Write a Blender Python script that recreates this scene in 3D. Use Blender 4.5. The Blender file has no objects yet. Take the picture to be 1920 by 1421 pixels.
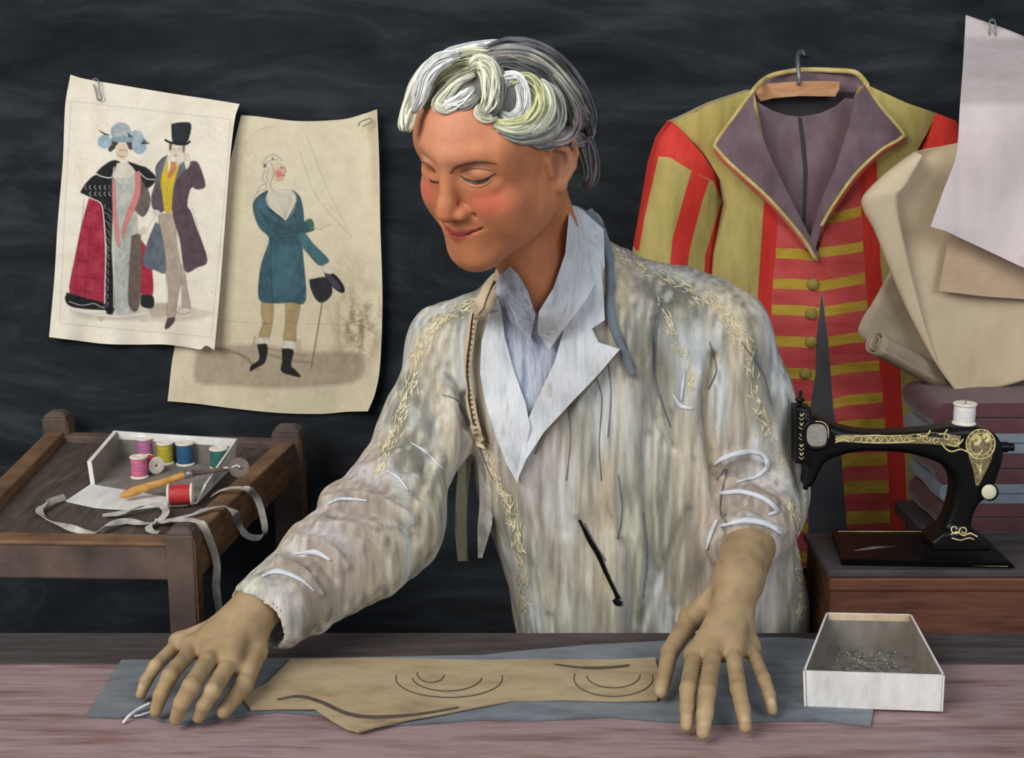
import bpy, math, random
import numpy as np
from mathutils import Vector
from mathutils.bvhtree import BVHTree
from mathutils.geometry import delaunay_2d_cdt

random.seed(7)
RNG = np.random.default_rng(11)
SC = bpy.context.scene
COL = SC.collection

# ------------------------------------------------------------------ camera, light, exposure
F = 2500.0
PITCH = math.radians(12.0)
CAMZ = 1.436
cam_d = bpy.data.cameras.new('camera')
cam_d.sensor_width = 36.0
cam_d.lens = F / 1920.0 * 36.0
cam_d.clip_start = 0.05
cam = bpy.data.objects.new('camera', cam_d)
cam.location = (0, 0, CAMZ)
cam.rotation_euler = (math.radians(90) - PITCH, 0, 0)
COL.objects.link(cam)
SC.camera = cam

world = bpy.data.worlds.new('world')
SC.world = world
world.use_nodes = True
world.node_tree.nodes['Background'].inputs[0].default_value = (0.80, 0.88, 1.0, 1)
world.node_tree.nodes['Background'].inputs[1].default_value = 0.34

def area(name, loc, target, size, energy, color):
    l = bpy.data.lights.new(name, 'AREA')
    l.shape = 'RECTANGLE'
    l.size, l.size_y = size
    l.energy = energy
    l.color = color
    o = bpy.data.objects.new(name, l)
    o.location = loc
    o.rotation_euler = (Vector(target) - Vector(loc)).to_track_quat('-Z', 'Y').to_euler()
    COL.objects.link(o)
    return o

area('key_light', (-1.75, -0.35, 2.75), (0.05, 1.7, 1.05), (1.9, 1.6), 80, (1.0, 0.965, 0.91))  # unseen soft key light from the upper left, off frame
area('fill_light', (1.5, -0.9, 2.3), (0.35, 1.8, 0.95), (1.4, 1.2), 26, (0.95, 0.97, 1.0))  # weaker fill light added from the right front, off frame

SC.view_settings.view_transform = 'Standard'
SC.view_settings.look = 'None'
SC.view_settings.gamma = 1.0
SC.view_settings.use_curve_mapping = False
SC.view_settings.exposure = 0.0

# ------------------------------------------------------------------ pixel -> point
C0 = np.array([0, 0, CAMZ])
FW = np.array([0, math.cos(PITCH), -math.sin(PITCH)])
UP = np.array([0, math.sin(PITCH), math.cos(PITCH)])
RT = np.array([1.0, 0, 0])

def ray(px, py):
    return FW + RT * ((px - 960.0) / F) + UP * ((710.5 - py) / F)
def P(px, py, Y):
    d = ray(px, py)
    return C0 + d * (Y / d[1])
def PZ(px, py, z):
    d = ray(px, py)
    return C0 + d * ((z - CAMZ) / d[2])
def PN(px, py, Y):
    """vectorised P"""
    px = np.asarray(px, float); py = np.asarray(py, float)
    d = FW[None] + np.outer((px - 960) / F, RT) + np.outer((710.5 - py) / F, UP)
    return C0 + d * (np.asarray(Y, float) / d[:, 1])[:, None]
def proj(p):
    q = np.asarray(p, float) - C0
    dp = q @ FW
    return np.stack([960 + F * (q @ RT) / dp, 710.5 - F * (q @ UP) / dp], -1)

def lin(c):
    """'#rrggbb' or (r,g,b) 0-255 -> linear rgb"""
    if isinstance(c, str):
        c = [int(c[i:i + 2], 16) for i in (1, 3, 5)]
    v = np.asarray(c, float) / 255.0
    return np.where(v <= 0.04045, v / 12.92, ((v + 0.055) / 1.055) ** 2.4)

# ------------------------------------------------------------------ materials
def mat(name, cols, scale=20.0, stretch=(1, 1, 1), rough=0.75, metal=0.0, bump=0.0, bump_scale=None, spec=0.25, detail=6.0, sheen=0.0, coat=0.0, dist=0.0, vary=0.14):
    m = bpy.data.materials.new(name)
    m.use_nodes = True
    nt = m.node_tree
    b = nt.nodes['Principled BSDF']
    b.inputs['Roughness'].default_value = rough
    b.inputs['Metallic'].default_value = metal
    b.inputs['Specular IOR Level'].default_value = spec
    if sheen: b.inputs['Sheen Weight'].default_value = sheen
    if coat: b.inputs['Coat Weight'].default_value = coat
    tc = nt.nodes.new('ShaderNodeTexCoord')
    mp = nt.nodes.new('ShaderNodeMapping')
    mp.inputs['Scale'].default_value = stretch
    nt.links.new(tc.outputs['Object'], mp.inputs['Vector'])
    nz = nt.nodes.new('ShaderNodeTexNoise')
    nz.inputs['Scale'].default_value = scale
    nz.inputs['Detail'].default_value = detail
    nz.inputs['Roughness'].default_value = 0.62
    nz.inputs['Distortion'].default_value = dist
    nt.links.new(mp.outputs['Vector'], nz.inputs['Vector'])
    if cols == 'attr':
        at = nt.nodes.new('ShaderNodeAttribute'); at.attribute_name = 'Col'
        mr = nt.nodes.new('ShaderNodeMapRange')
        mr.inputs['From Min'].default_value = 0.3; mr.inputs['From Max'].default_value = 0.7
        mr.inputs['To Min'].default_value = 1 - vary; mr.inputs['To Max'].default_value = 1 + vary * .9
        nt.links.new(nz.outputs['Fac'], mr.inputs['Value'])
        mx = nt.nodes.new('ShaderNodeVectorMath'); mx.operation = 'SCALE'
        nt.links.new(at.outputs['Color'], mx.inputs[0])
        nt.links.new(mr.outputs['Result'], mx.inputs['Scale'])
        nt.links.new(mx.outputs['Vector'], b.inputs['Base Color'])
    else:
        cr = nt.nodes.new('ShaderNodeValToRGB')
        els = cr.color_ramp.elements
        n = len(cols)
        if n == 1:
            cols = [tuple(np.clip(np.array([int(cols[0][i:i + 2], 16) for i in (1, 3, 5)]) * k, 0, 255)) for k in (0.86, 1.0, 1.1)]
            n = 3
        while len(els) < n: els.new(0.5)
        for i, c in enumerate(cols):
            els[i].position = 0.3 + 0.4 * i / max(1, n - 1)
            els[i].color = (*lin(c), 1)
        nt.links.new(nz.outputs['Fac'], cr.inputs['Fac'])
        nt.links.new(cr.outputs['Color'], b.inputs['Base Color'])
    if bump:
        nz2 = nt.nodes.new('ShaderNodeTexNoise')
        nz2.inputs['Scale'].default_value = bump_scale or scale * 4
        nz2.inputs['Detail'].default_value = 4
        nt.links.new(mp.outputs['Vector'], nz2.inputs['Vector'])
        bp = nt.nodes.new('ShaderNodeBump')
        bp.inputs['Strength'].default_value = bump
        bp.inputs['Distance'].default_value = 0.002
        nt.links.new(nz2.outputs['Fac'], bp.inputs['Height'])
        nt.links.new(bp.outputs['Normal'], b.inputs['Normal'])
    return m

M = dict(
    wall=mat('wall_paint', ['#1b1e21', '#282c30', '#3d4247'], 5, (0.6, 1, 2.2), 0.9, spec=0.1, detail=9, dist=1.2, bump=0.25, bump_scale=30),
    floor=mat('floor_boards', ['#121110', '#1c1a18'], 6, (1, 8, 1), 0.9, spec=0.1),
    table=mat('table_wood', ['#73554d', '#8e7472', '#a18a8a', '#876a60'], 9, (0.7, 6, 6), 0.65, bump=0.25, spec=0.25, detail=8),
    table_dark=mat('table_dark_wood', ['#3b3434', '#4c4444', '#5d5353'], 11, (0.8, 6, 6), 0.75, bump=0.3),
    tray_dark=mat('tray_dark_wood', ['#443a36', '#5b4d46', '#6e5c52'], 14, (1, 1, 1), 0.75, bump=0.25),
    tray_top=mat('tray_panel_wood', ['#3e3633', '#51463f', '#66584f'], 14, (6, 1, 6), 0.8, bump=0.25),
    tray_brown=mat('tray_brown_wood', ['#5a4434', '#765a42', '#8b6a4c'], 18, (1, 1, 4), 0.75, bump=0.25),
    cabinet=mat('cabinet_wood', ['#4d3128', '#6a4334', '#7d5240'], 10, (0.8, 4, 7), 0.6, bump=0.2),
    cabinet_top=mat('cabinet_top_wood', ['#3a3537', '#4a4547', '#565053'], 10, (1, 4, 4), 0.6, bump=0.2),
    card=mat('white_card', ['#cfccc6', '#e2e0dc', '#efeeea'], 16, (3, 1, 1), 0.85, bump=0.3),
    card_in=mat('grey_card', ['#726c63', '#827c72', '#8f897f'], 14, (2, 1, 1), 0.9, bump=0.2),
    card_tan=mat('tan_card', ['#c4a989', '#d6bd9d', '#dfcbb0'], 18, (2, 1, 1), 0.9),
    wood_spool=mat('spool_wood', ['#e2d8c8', '#f0e9dd'], 60, rough=0.6),
    iron=mat('black_enamel', ['#060606', '#0c0c0d'], 10, rough=0.38, spec=0.22),
    gold=mat('gold_paint', ['#b59f5e', '#d9c98a', '#efe6bd'], 90, rough=0.4, metal=0.0),
    dullgold=mat('dull_gold_paint', ['#4c4530', '#7d724f', '#a59a70'], 160, rough=0.5, dist=1.0),
    steel=mat('grey_steel', ['#77797a', '#9a9b9a'], 40, rough=0.4, metal=0.6),
    plate=mat('worn_plate', ['#8f8a80', '#a9a49a'], 60, (1, 1, 3), 0.55, metal=0.2),
    ivory=mat('ivory_knob', ['#c9c7a6', '#dcdabc'], 60, rough=0.5),
    white_thread=mat('white_thread', ['#cfcdca', '#eceae6'], 60, (1, 1, 12), 0.7),
    handle_wood=mat('handle_wood', ['#b07c3c', '#cf9a52', '#dcb070'], 30, (1, 4, 4), 0.55),
    rust=mat('rusty_wheel', ['#6d5c56', '#8a7a74'], 60, rough=0.7),
    tape=mat('grey_tape', ['#8f8b82', '#b5b1a7', '#d6d3cb'], 40, rough=0.85, bump=0.2),
    tape_tip=mat('brass_tip', ['#b7a878', '#d2c69a'], 40, rough=0.5),
    paper_lilac=mat('pale_paper', ['#c2b4b2', '#d3c6c4', '#ddd0cf', '#cdb8a6'], 7, (1, 1, 0.6), 0.9, bump=0.25, bump_scale=60),
    paper_cream=mat('cream_paper', ['#c0ac8d', '#d0bd9d', '#d9c8ab'], 8, (1, 1, 0.7), 0.9, bump=0.25, bump_scale=60),
    paper_tan=mat('tan_paper', ['#b89c80', '#c8ae92', '#d3bda3'], 9, rough=0.9, bump=0.2, bump_scale=60),
    paper_grey=mat('grey_paper', ['#93846f', '#a79881', '#b8a993'], 12, rough=0.9, bump=0.25, bump_scale=60),
    cloth_blue=mat('slate_cloth', ['#555c64', '#6a7178', '#7a8087'], 14, (1, 3, 1), 0.9, sheen=0.2, bump=0.2),
    cloth_tan=mat('tan_cloth', ['#8b7556', '#a48f6e', '#b29e7c', '#998c70'], 9, (1, 2.5, 1), 0.9, bump=0.25, sheen=0.1),
    charcoal=mat('charcoal_mark', ['#4a433c', '#6b6156'], 200, rough=1.0, spec=0.0),
    jk_yellow=mat('mustard_wool', ['#9a8a4c', '#b5a45e', '#c8b872'], 12, (2.2, 1, 0.6), 0.9, sheen=0.2, bump=0.3, bump_scale=150),
    jk_gold=mat('gold_stripe_wool', ['#a8882e', '#c4a23a', '#cdae4a'], 22, (1, 1, 3), 0.9, bump=0.3, bump_scale=150),
    jk_red=mat('scarlet_wool', ['#bc2f28', '#d33a30', '#dd4a3e'], 12, (2.2, 1, 0.6), 0.9, bump=0.3, bump_scale=150),
    jk_rose=mat('rose_wool', ['#b8413f', '#cb5250', '#d6615c'], 14, (1, 1, 2.5), 0.9, bump=0.3, bump_scale=150),
    jk_plum=mat('plum_lining', ['#635157', '#76626a', '#86727a'], 14, (1.6, 1, 0.8), 0.85, bump=0.2, bump_scale=120),
    jk_inside=mat('inner_lining', ['#3c383a', '#48444a'], 14, rough=0.95),
    jk_grey=mat('grey_facing', ['#4c4c50', '#5b5b5f'], 20, rough=0.9),
    jk_pipe=mat('yellow_piping', ['#b7a05a', '#cdb673', '#ddcb92'], 40, rough=0.85),
    jk_button=mat('brass_cloth_button', ['#8d7c36', '#a8964a'], 60, rough=0.6, spec=0.4),
    hanger_wood=mat('hanger_wood', ['#b17c52', '#c9946a', '#d6a881'], 30, (1, 1, 5), 0.6),
    maroon=mat('maroon_cloth', ['#4a2c30', '#5a383c', '#664448'], 16, rough=0.95, sheen=0.2),
    bluegrey=mat('bluegrey_cloth', ['#626a72', '#74808a', '#85919a'], 16, rough=0.95, sheen=0.2),
    attr_paper=mat('printed_paper', 'attr', 40, rough=0.9, bump=0.2, bump_scale=70, vary=0.08),
    attr_skin=mat('skin', 'attr', 42, (1, 1, 0.7), 0.55, spec=0.3, detail=5, bump=0.12, bump_scale=160),
    hair=mat('silver_hair', 'attr', 130, rough=0.55, spec=0.3, detail=4),
    iris=mat('shaded_eye', ['#4c4644', '#6a6668'], 90, rough=0.3, spec=0.5),
    brow=mat('brow_hair', ['#6e4a34', '#8a6044'], 90, rough=0.8),
    attr_lid=mat('lid_skin', ['#a86a4c', '#b87a5a'], 60, rough=0.6),
    lipline=mat('lip_line', ['#6e2620', '#8a332c'], 60, rough=0.7),
    lash=mat('lash_hair', ['#2f2a2c', '#4a4244'], 90, rough=0.8),
    coat=mat('linen_coat', 'attr', 60, (2.2, 2.2, 0.3), 0.92, bump=0.35, bump_scale=90, sheen=0.15, detail=8, vary=0.24),
    coat_white=mat('white_linen', ['#b4bac0', '#cdd2d7', '#e0e3e6', '#c3c0b6'], 26, (2.6, 2.6, 0.5), 0.9, bump=0.3, bump_scale=80),
    shirt=mat('striped_shirt', ['#7c86a0', '#a0a9bb', '#c2c9d3', '#8d8ea0'], 34, (3.5, 3.5, 0.4), 0.9, bump=0.2),
    brush_cream=mat('cream_brushwork', ['#b9ad8c', '#dccfa8', '#efe6c6'], 90, rough=0.95, bump=0.5, bump_scale=300),  # colour of the loose cream brush strokes on the coat
    highlight_white=mat('painted_highlight', ['#c6cad2', '#e0e3e8'], 60, rough=0.95),  # highlights painted as pale strips along the coat folds
    greymark=mat('grey_mark', ['#5d6068', '#7c8088'], 90, rough=0.95),
    olive=mat('olive_tone', ['#7d7a64', '#8f8b74'], 30, (2, 2, .5), 0.95),
    trousers=mat('dark_trousers', ['#26252a', '#333238'], 30, rough=0.9),
    shoe=mat('black_shoe', ['#0d0c0c', '#171514'], 30, rough=0.4),
    pin=mat('steel_pin', ['#5f5c5a', '#8f8c88'], 100, rough=0.3, metal=0.5),
    pinhead=mat('pin_head', ['#d9d7d2', '#efeeea'], 100, rough=0.4),
)
for nm, c in dict(pink='#cf6f92', red='#bd3335', yellow='#b9ad35', blue='#2d5a80', green='#2f6a62', mauve='#b9709c').items():
    a = [int(c[i:i + 2], 16) for i in (1, 3, 5)]
    M['th_' + nm] = mat('thread_' + nm, [tuple(x * .8 for x in a), tuple(a), tuple(min(255, x * 1.12) for x in a)], 40, (1, 1, 14), 0.45, spec=0.45)

# ------------------------------------------------------------------ object helpers
def tag(o, label=None, cat=None, group=None, kind=None):
    if label: o['label'] = label
    if cat: o['category'] = cat
    if group: o['group'] = group
    if kind: o['kind'] = kind
    return o

def thing(name, label, cat, loc, group=None):
    o = bpy.data.objects.new(name, None)
    o.empty_display_size = 0.05
    o.location = tuple(loc)
    COL.objects.link(o)
    o['wl'] = tuple(float(v) for v in loc)
    return tag(o, label, cat, group)

def wloc(o):
    v = np.zeros(3)
    while o is not None:
        v = v + np.array(o.location)
        o = o.parent
    return v

def obj(name, verts, faces, m, parent=None, smooth=True, mats=None, fmat=None, cols=None, sharp=None, origin=None):
    """one mesh object from WORLD coordinates"""
    v = np.asarray(verts, float).reshape(-1, 3)
    base = wloc(parent) if parent is not None else (np.asarray(origin, float) if origin is not None else np.array([v[:, 0].mean(), v[:, 1].mean(), v[:, 2].min()]))
    me = bpy.data.meshes.new(name)
    v = v - base
    if isinstance(faces, np.ndarray):
        k = faces.shape[1]
        me.vertices.add(len(v)); me.vertices.foreach_set('co', v.astype(np.float32).ravel())
        me.loops.add(faces.size); me.loops.foreach_set('vertex_index', faces.astype(np.int32).ravel())
        me.polygons.add(len(faces)); me.polygons.foreach_set('loop_start', np.arange(0, faces.size, k, dtype=np.int32))
        me.update(calc_edges=True); me.validate()
    else:
        me.from_pydata([tuple(x) for x in v], [], [tuple(f) for f in faces])
        me.update()
    for mm in (mats or [m]):
        me.materials.append(mm)
    if fmat is not None and len(me.polygons) == len(fmat):
        me.polygons.foreach_set('material_index', np.asarray(fmat, np.int32))
    if smooth:
        me.polygons.foreach_set('use_smooth', np.ones(len(me.polygons), bool))
        if sharp: me.set_sharp_from_angle(angle=math.radians(sharp))
    if cols is not None:
        ca = me.color_attributes.new('Col', 'FLOAT_COLOR', 'POINT')
        c4 = np.ones((len(v), 4), np.float32); c4[:, :3] = cols
        ca.data.foreach_set('color', c4.ravel())
    o = bpy.data.objects.new(name, me)
    COL.objects.link(o)
    if parent is not None:
        o.parent = parent
    else:
        o.location = tuple(base)
    return o

class MB:
    """collects shapes into one mesh"""
    def __init__(s): s.v = []; s.f = []; s.m = []; s.n = 0
    def add(s, v, f, mi=0):
        v = np.asarray(v, float).reshape(-1, 3)
        s.v.append(v)
        for q in f: s.f.append(tuple(int(i) + s.n for i in q)); s.m.append(mi)
        s.n += len(v)
        return s
    def hexa(s, b, t, mi=0):
        """8 corners: b = 4 bottom (ccw), t = 4 top"""
        return s.add(list(b) + list(t), [(3, 2, 1, 0), (4, 5, 6, 7), (0, 1, 5, 4), (1, 2, 6, 5), (2, 3, 7, 6), (3, 0, 4, 7)], mi)
    def box(s, lo, hi, mi=0):
        x0, y0, z0 = lo; x1, y1, z1 = hi
        return s.hexa([(x0, y0, z0), (x1, y0, z0), (x1, y1, z0), (x0, y1, z0)], [(x0, y0, z1), (x1, y0, z1), (x1, y1, z1), (x0, y1, z1)], mi)
    def tube(s, pts, r, seg=8, mi=0, flat=1.0, upv=None):
        v, f = tube(pts, r, seg, flat, upv)
        return s.add(v, f, mi)
    def lathe(s, prof, base, axis, seg=28, mi=0):
        v, f = lathe(prof, base, axis, seg)
        return s.add(v, f, mi)
    def build(s, name, m, parent=None, smooth=False, mats=None, sharp=None, origin=None, bevel=0.0):
        o = obj(name, np.concatenate(s.v), s.f, m, parent, smooth, mats, s.m, sharp=sharp, origin=origin)
        if bevel:
            md = o.modifiers.new('bevel', 'BEVEL'); md.width = bevel; md.segments = 2; md.limit_method = 'ANGLE'
        return o

def catmull(pts, n=8):
    p = np.asarray(pts, float)
    if len(p) < 3: 
        t = np.linspace(0, 1, n + 1)[:, None]
        return p[0] * (1 - t) + p[-1] * t
    q = np.vstack([2 * p[0] - p[1], p, 2 * p[-1] - p[-2]])
    out = []
    for i in range(1, len(q) - 2):
        for k in range(n):
            t = k / n
            a, b, c, d = q[i - 1], q[i], q[i + 1], q[i + 2]
            out.append(0.5 * ((2 * b) + (c - a) * t + (2 * a - 5 * b + 4 * c - d) * t * t + (3 * b - a - 3 * c + d) * t ** 3))
    out.append(p[-1])
    return np.array(out)

def tube(pts, r, seg=8, flat=1.0, upv=None):
    p = np.asarray(pts, float); n = len(p)
    r = np.broadcast_to(np.asarray(r, float), (n,))
    T = np.gradient(p, axis=0); T /= np.linalg.norm(T, axis=1)[:, None] + 1e-12
    u = np.array(upv if upv is not None else (0, 0, 1.0), float)
    if abs(T[0] @ u) > 0.95: u = np.array([1.0, 0, 0])
    v = []; f = []
    for i in range(n):
        if upv is not None: u = np.array(upv, float)
        a = u - T[i] * (u @ T[i]); a /= np.linalg.norm(a) + 1e-12
        u = a
        b = np.cross(T[i], a)
        for k in range(seg):
            t = 2 * math.pi * k / seg
            v.append(p[i] + r[i] * (a * math.cos(t) * flat + b * math.sin(t)))
    for i in range(n - 1):
        for k in range(seg):
            k2 = (k + 1) % seg
            f.append((i * seg + k, i * seg + k2, (i + 1) * seg + k2, (i + 1) * seg + k))
    f.append(tuple(range(seg - 1, -1, -1))); f.append(tuple((n - 1) * seg + k for k in range(seg)))
    return np.array(v), f

def lathe(prof, base, axis, seg=28):
    """prof: (r, h) pairs along axis from base"""
    ax = np.asarray(axis, float); ax /= np.linalg.norm(ax)
    a = np.cross(ax, (0.3, 0.9, 0.1)); a /= np.linalg.norm(a); b = np.cross(ax, a)
    v = []; f = []
    for r, h in prof:
        for k in range(seg):
            t = 2 * math.pi * k / seg
            v.append(np.asarray(base) + ax * h + r * (a * math.cos(t) + b * math.sin(t)))
    n = len(prof)
    for i in range(n - 1):
        for k in range(seg):
            k2 = (k + 1) % seg
            f.append((i * seg + k, i * seg + k2, (i + 1) * seg + k2, (i + 1) * seg + k))
    f.append(tuple(range(seg - 1, -1, -1))); f.append(tuple((n - 1) * seg + k for k in range(seg)))
    return np.array(v), f

def inpoly(x, y, poly):
    x = np.asarray(x, float); y = np.asarray(y, float)
    r = np.zeros(x.shape, bool)
    n = len(poly)
    for i in range(n):
        x0, y0 = poly[i]; x1, y1 = poly[(i + 1) % n]
        c = ((y0 > y) != (y1 > y))
        if y1 != y0:
            r ^= c & (x < (x1 - x0) * (y - y0) / (y1 - y0) + x0)
    return r

def polydist(x, y, poly, closed=True):
    """unsigned distance to the polyline"""
    d = np.full(np.shape(x), 1e9)
    n = len(poly)
    for i in range(n if closed else n - 1):
        a = np.array(poly[i], float); b = np.array(poly[(i + 1) % n], float)
        e = b - a; L = e @ e + 1e-12
        t = np.clip(((x - a[0]) * e[0] + (y - a[1]) * e[1]) / L, 0, 1)
        d = np.minimum(d, np.hypot(x - a[0] - t * e[0], y - a[1] - t * e[1]))
    return d

def resample(poly, step, closed=True):
    out = []
    n = len(poly)
    for i in range(n if closed else n - 1):
        a = np.array(poly[i], float); b = np.array(poly[(i + 1) % n], float)
        k = max(1, int(np.hypot(*(b - a)) / step))
        for j in range(k): out.append(tuple(a + (b - a) * j / k))
    if not closed: out.append(tuple(poly[-1]))
    return out

def relief(outline, depth, thick, step=8, regions=(), holes=()):
    """a sheet or padded piece traced in the picture plane, standing at its own depth: front surface depth(px,py) (world Y) and a back
    surface THICK behind it.  Returns verts, faces, material index (0 = base, 1.. = regions in order)"""
    loops = [resample(outline, step)] + [resample(h, step) for h in holes]
    for rg, _ in regions: loops.append(resample(rg, step))
    verts = []; edges = []
    for lp in loops:
        s = len(verts); verts += lp
        edges += [(s + i, s + (i + 1) % len(lp)) for i in range(len(lp))]
    xs = [p[0] for p in outline]; ys = [p[1] for p in outline]
    gx, gy = np.meshgrid(np.arange(min(xs) + step / 2, max(xs), step), np.arange(min(ys) + step / 2, max(ys), step))
    gx = gx.ravel(); gy = gy.ravel()
    ok = inpoly(gx, gy, outline)
    for h in holes: ok &= ~inpoly(gx, gy, h)
    for lp in loops: ok &= polydist(gx, gy, lp) > step * 0.4
    verts += list(zip(gx[ok], gy[ok]))
    r = delaunay_2d_cdt([Vector((a, b)) for a, b in verts], edges, [], 0, 1e-4)
    V = np.array([(v.x, v.y) for v in r[0]]); T = np.array([tuple(f) for f in r[2]])
    c = V[T].mean(1)
    keep = inpoly(c[:, 0], c[:, 1], outline)
    for h in holes: keep &= ~inpoly(c[:, 0], c[:, 1], h)
    T = T[keep]; c = c[keep]
    a, b, d = V[T[:, 0]], V[T[:, 1]], V[T[:, 2]]
    ar = (b[:, 0] - a[:, 0]) * (d[:, 1] - a[:, 1]) - (b[:, 1] - a[:, 1]) * (d[:, 0] - a[:, 0])
    T = np.where((ar > 0)[:, None], T[:, ::-1], T)
    mi = np.zeros(len(T), int)
    for rg, k in regions: mi[inpoly(c[:, 0], c[:, 1], rg)] = k
    used, T = np.unique(T, return_inverse=True); T = T.reshape(-1, 3); V = V[used]
    Y = depth(V[:, 0], V[:, 1]) * np.ones(len(V))
    th = thick(V[:, 0], V[:, 1]) if callable(thick) else thick
    fr = PN(V[:, 0], V[:, 1], Y); bk = fr + np.array([0, 1.0, 0]) * (np.ones(len(V)) * th)[:, None]
    n = len(V)
    ed = {}
    for t in T:
        for i in range(3):
            e = (int(t[i]), int(t[(i + 1) % 3])); ed[e] = 1
    side = [(b_, a_, a_ + n, b_ + n) for (a_, b_) in ed if (b_, a_) not in ed]
    faces = [tuple(int(i) for i in t) for t in T] + [tuple(int(i) + n for i in t[::-1]) for t in T] + side
    em = {}
    for t, k in zip(T, mi):
        for i in range(3): em[(int(t[i]), int(t[(i + 1) % 3]))] = k
    fm = list(mi) + list(mi) + [em[(a_, b_)] for (b_, a_, _, _) in side]
    return np.vstack([fr, bk]), faces, fm

def sinfield(P3, seed, freq, n=10, aniso=(1, 1, 1)):
    g = np.random.default_rng(seed)
    s = np.zeros(len(P3))
    for i in range(n):
        k = g.normal(size=3) * np.array(aniso) * freq
        s += np.sin(P3 @ k + g.uniform(0, 6.28)) / math.sqrt(n)
    return s

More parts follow.
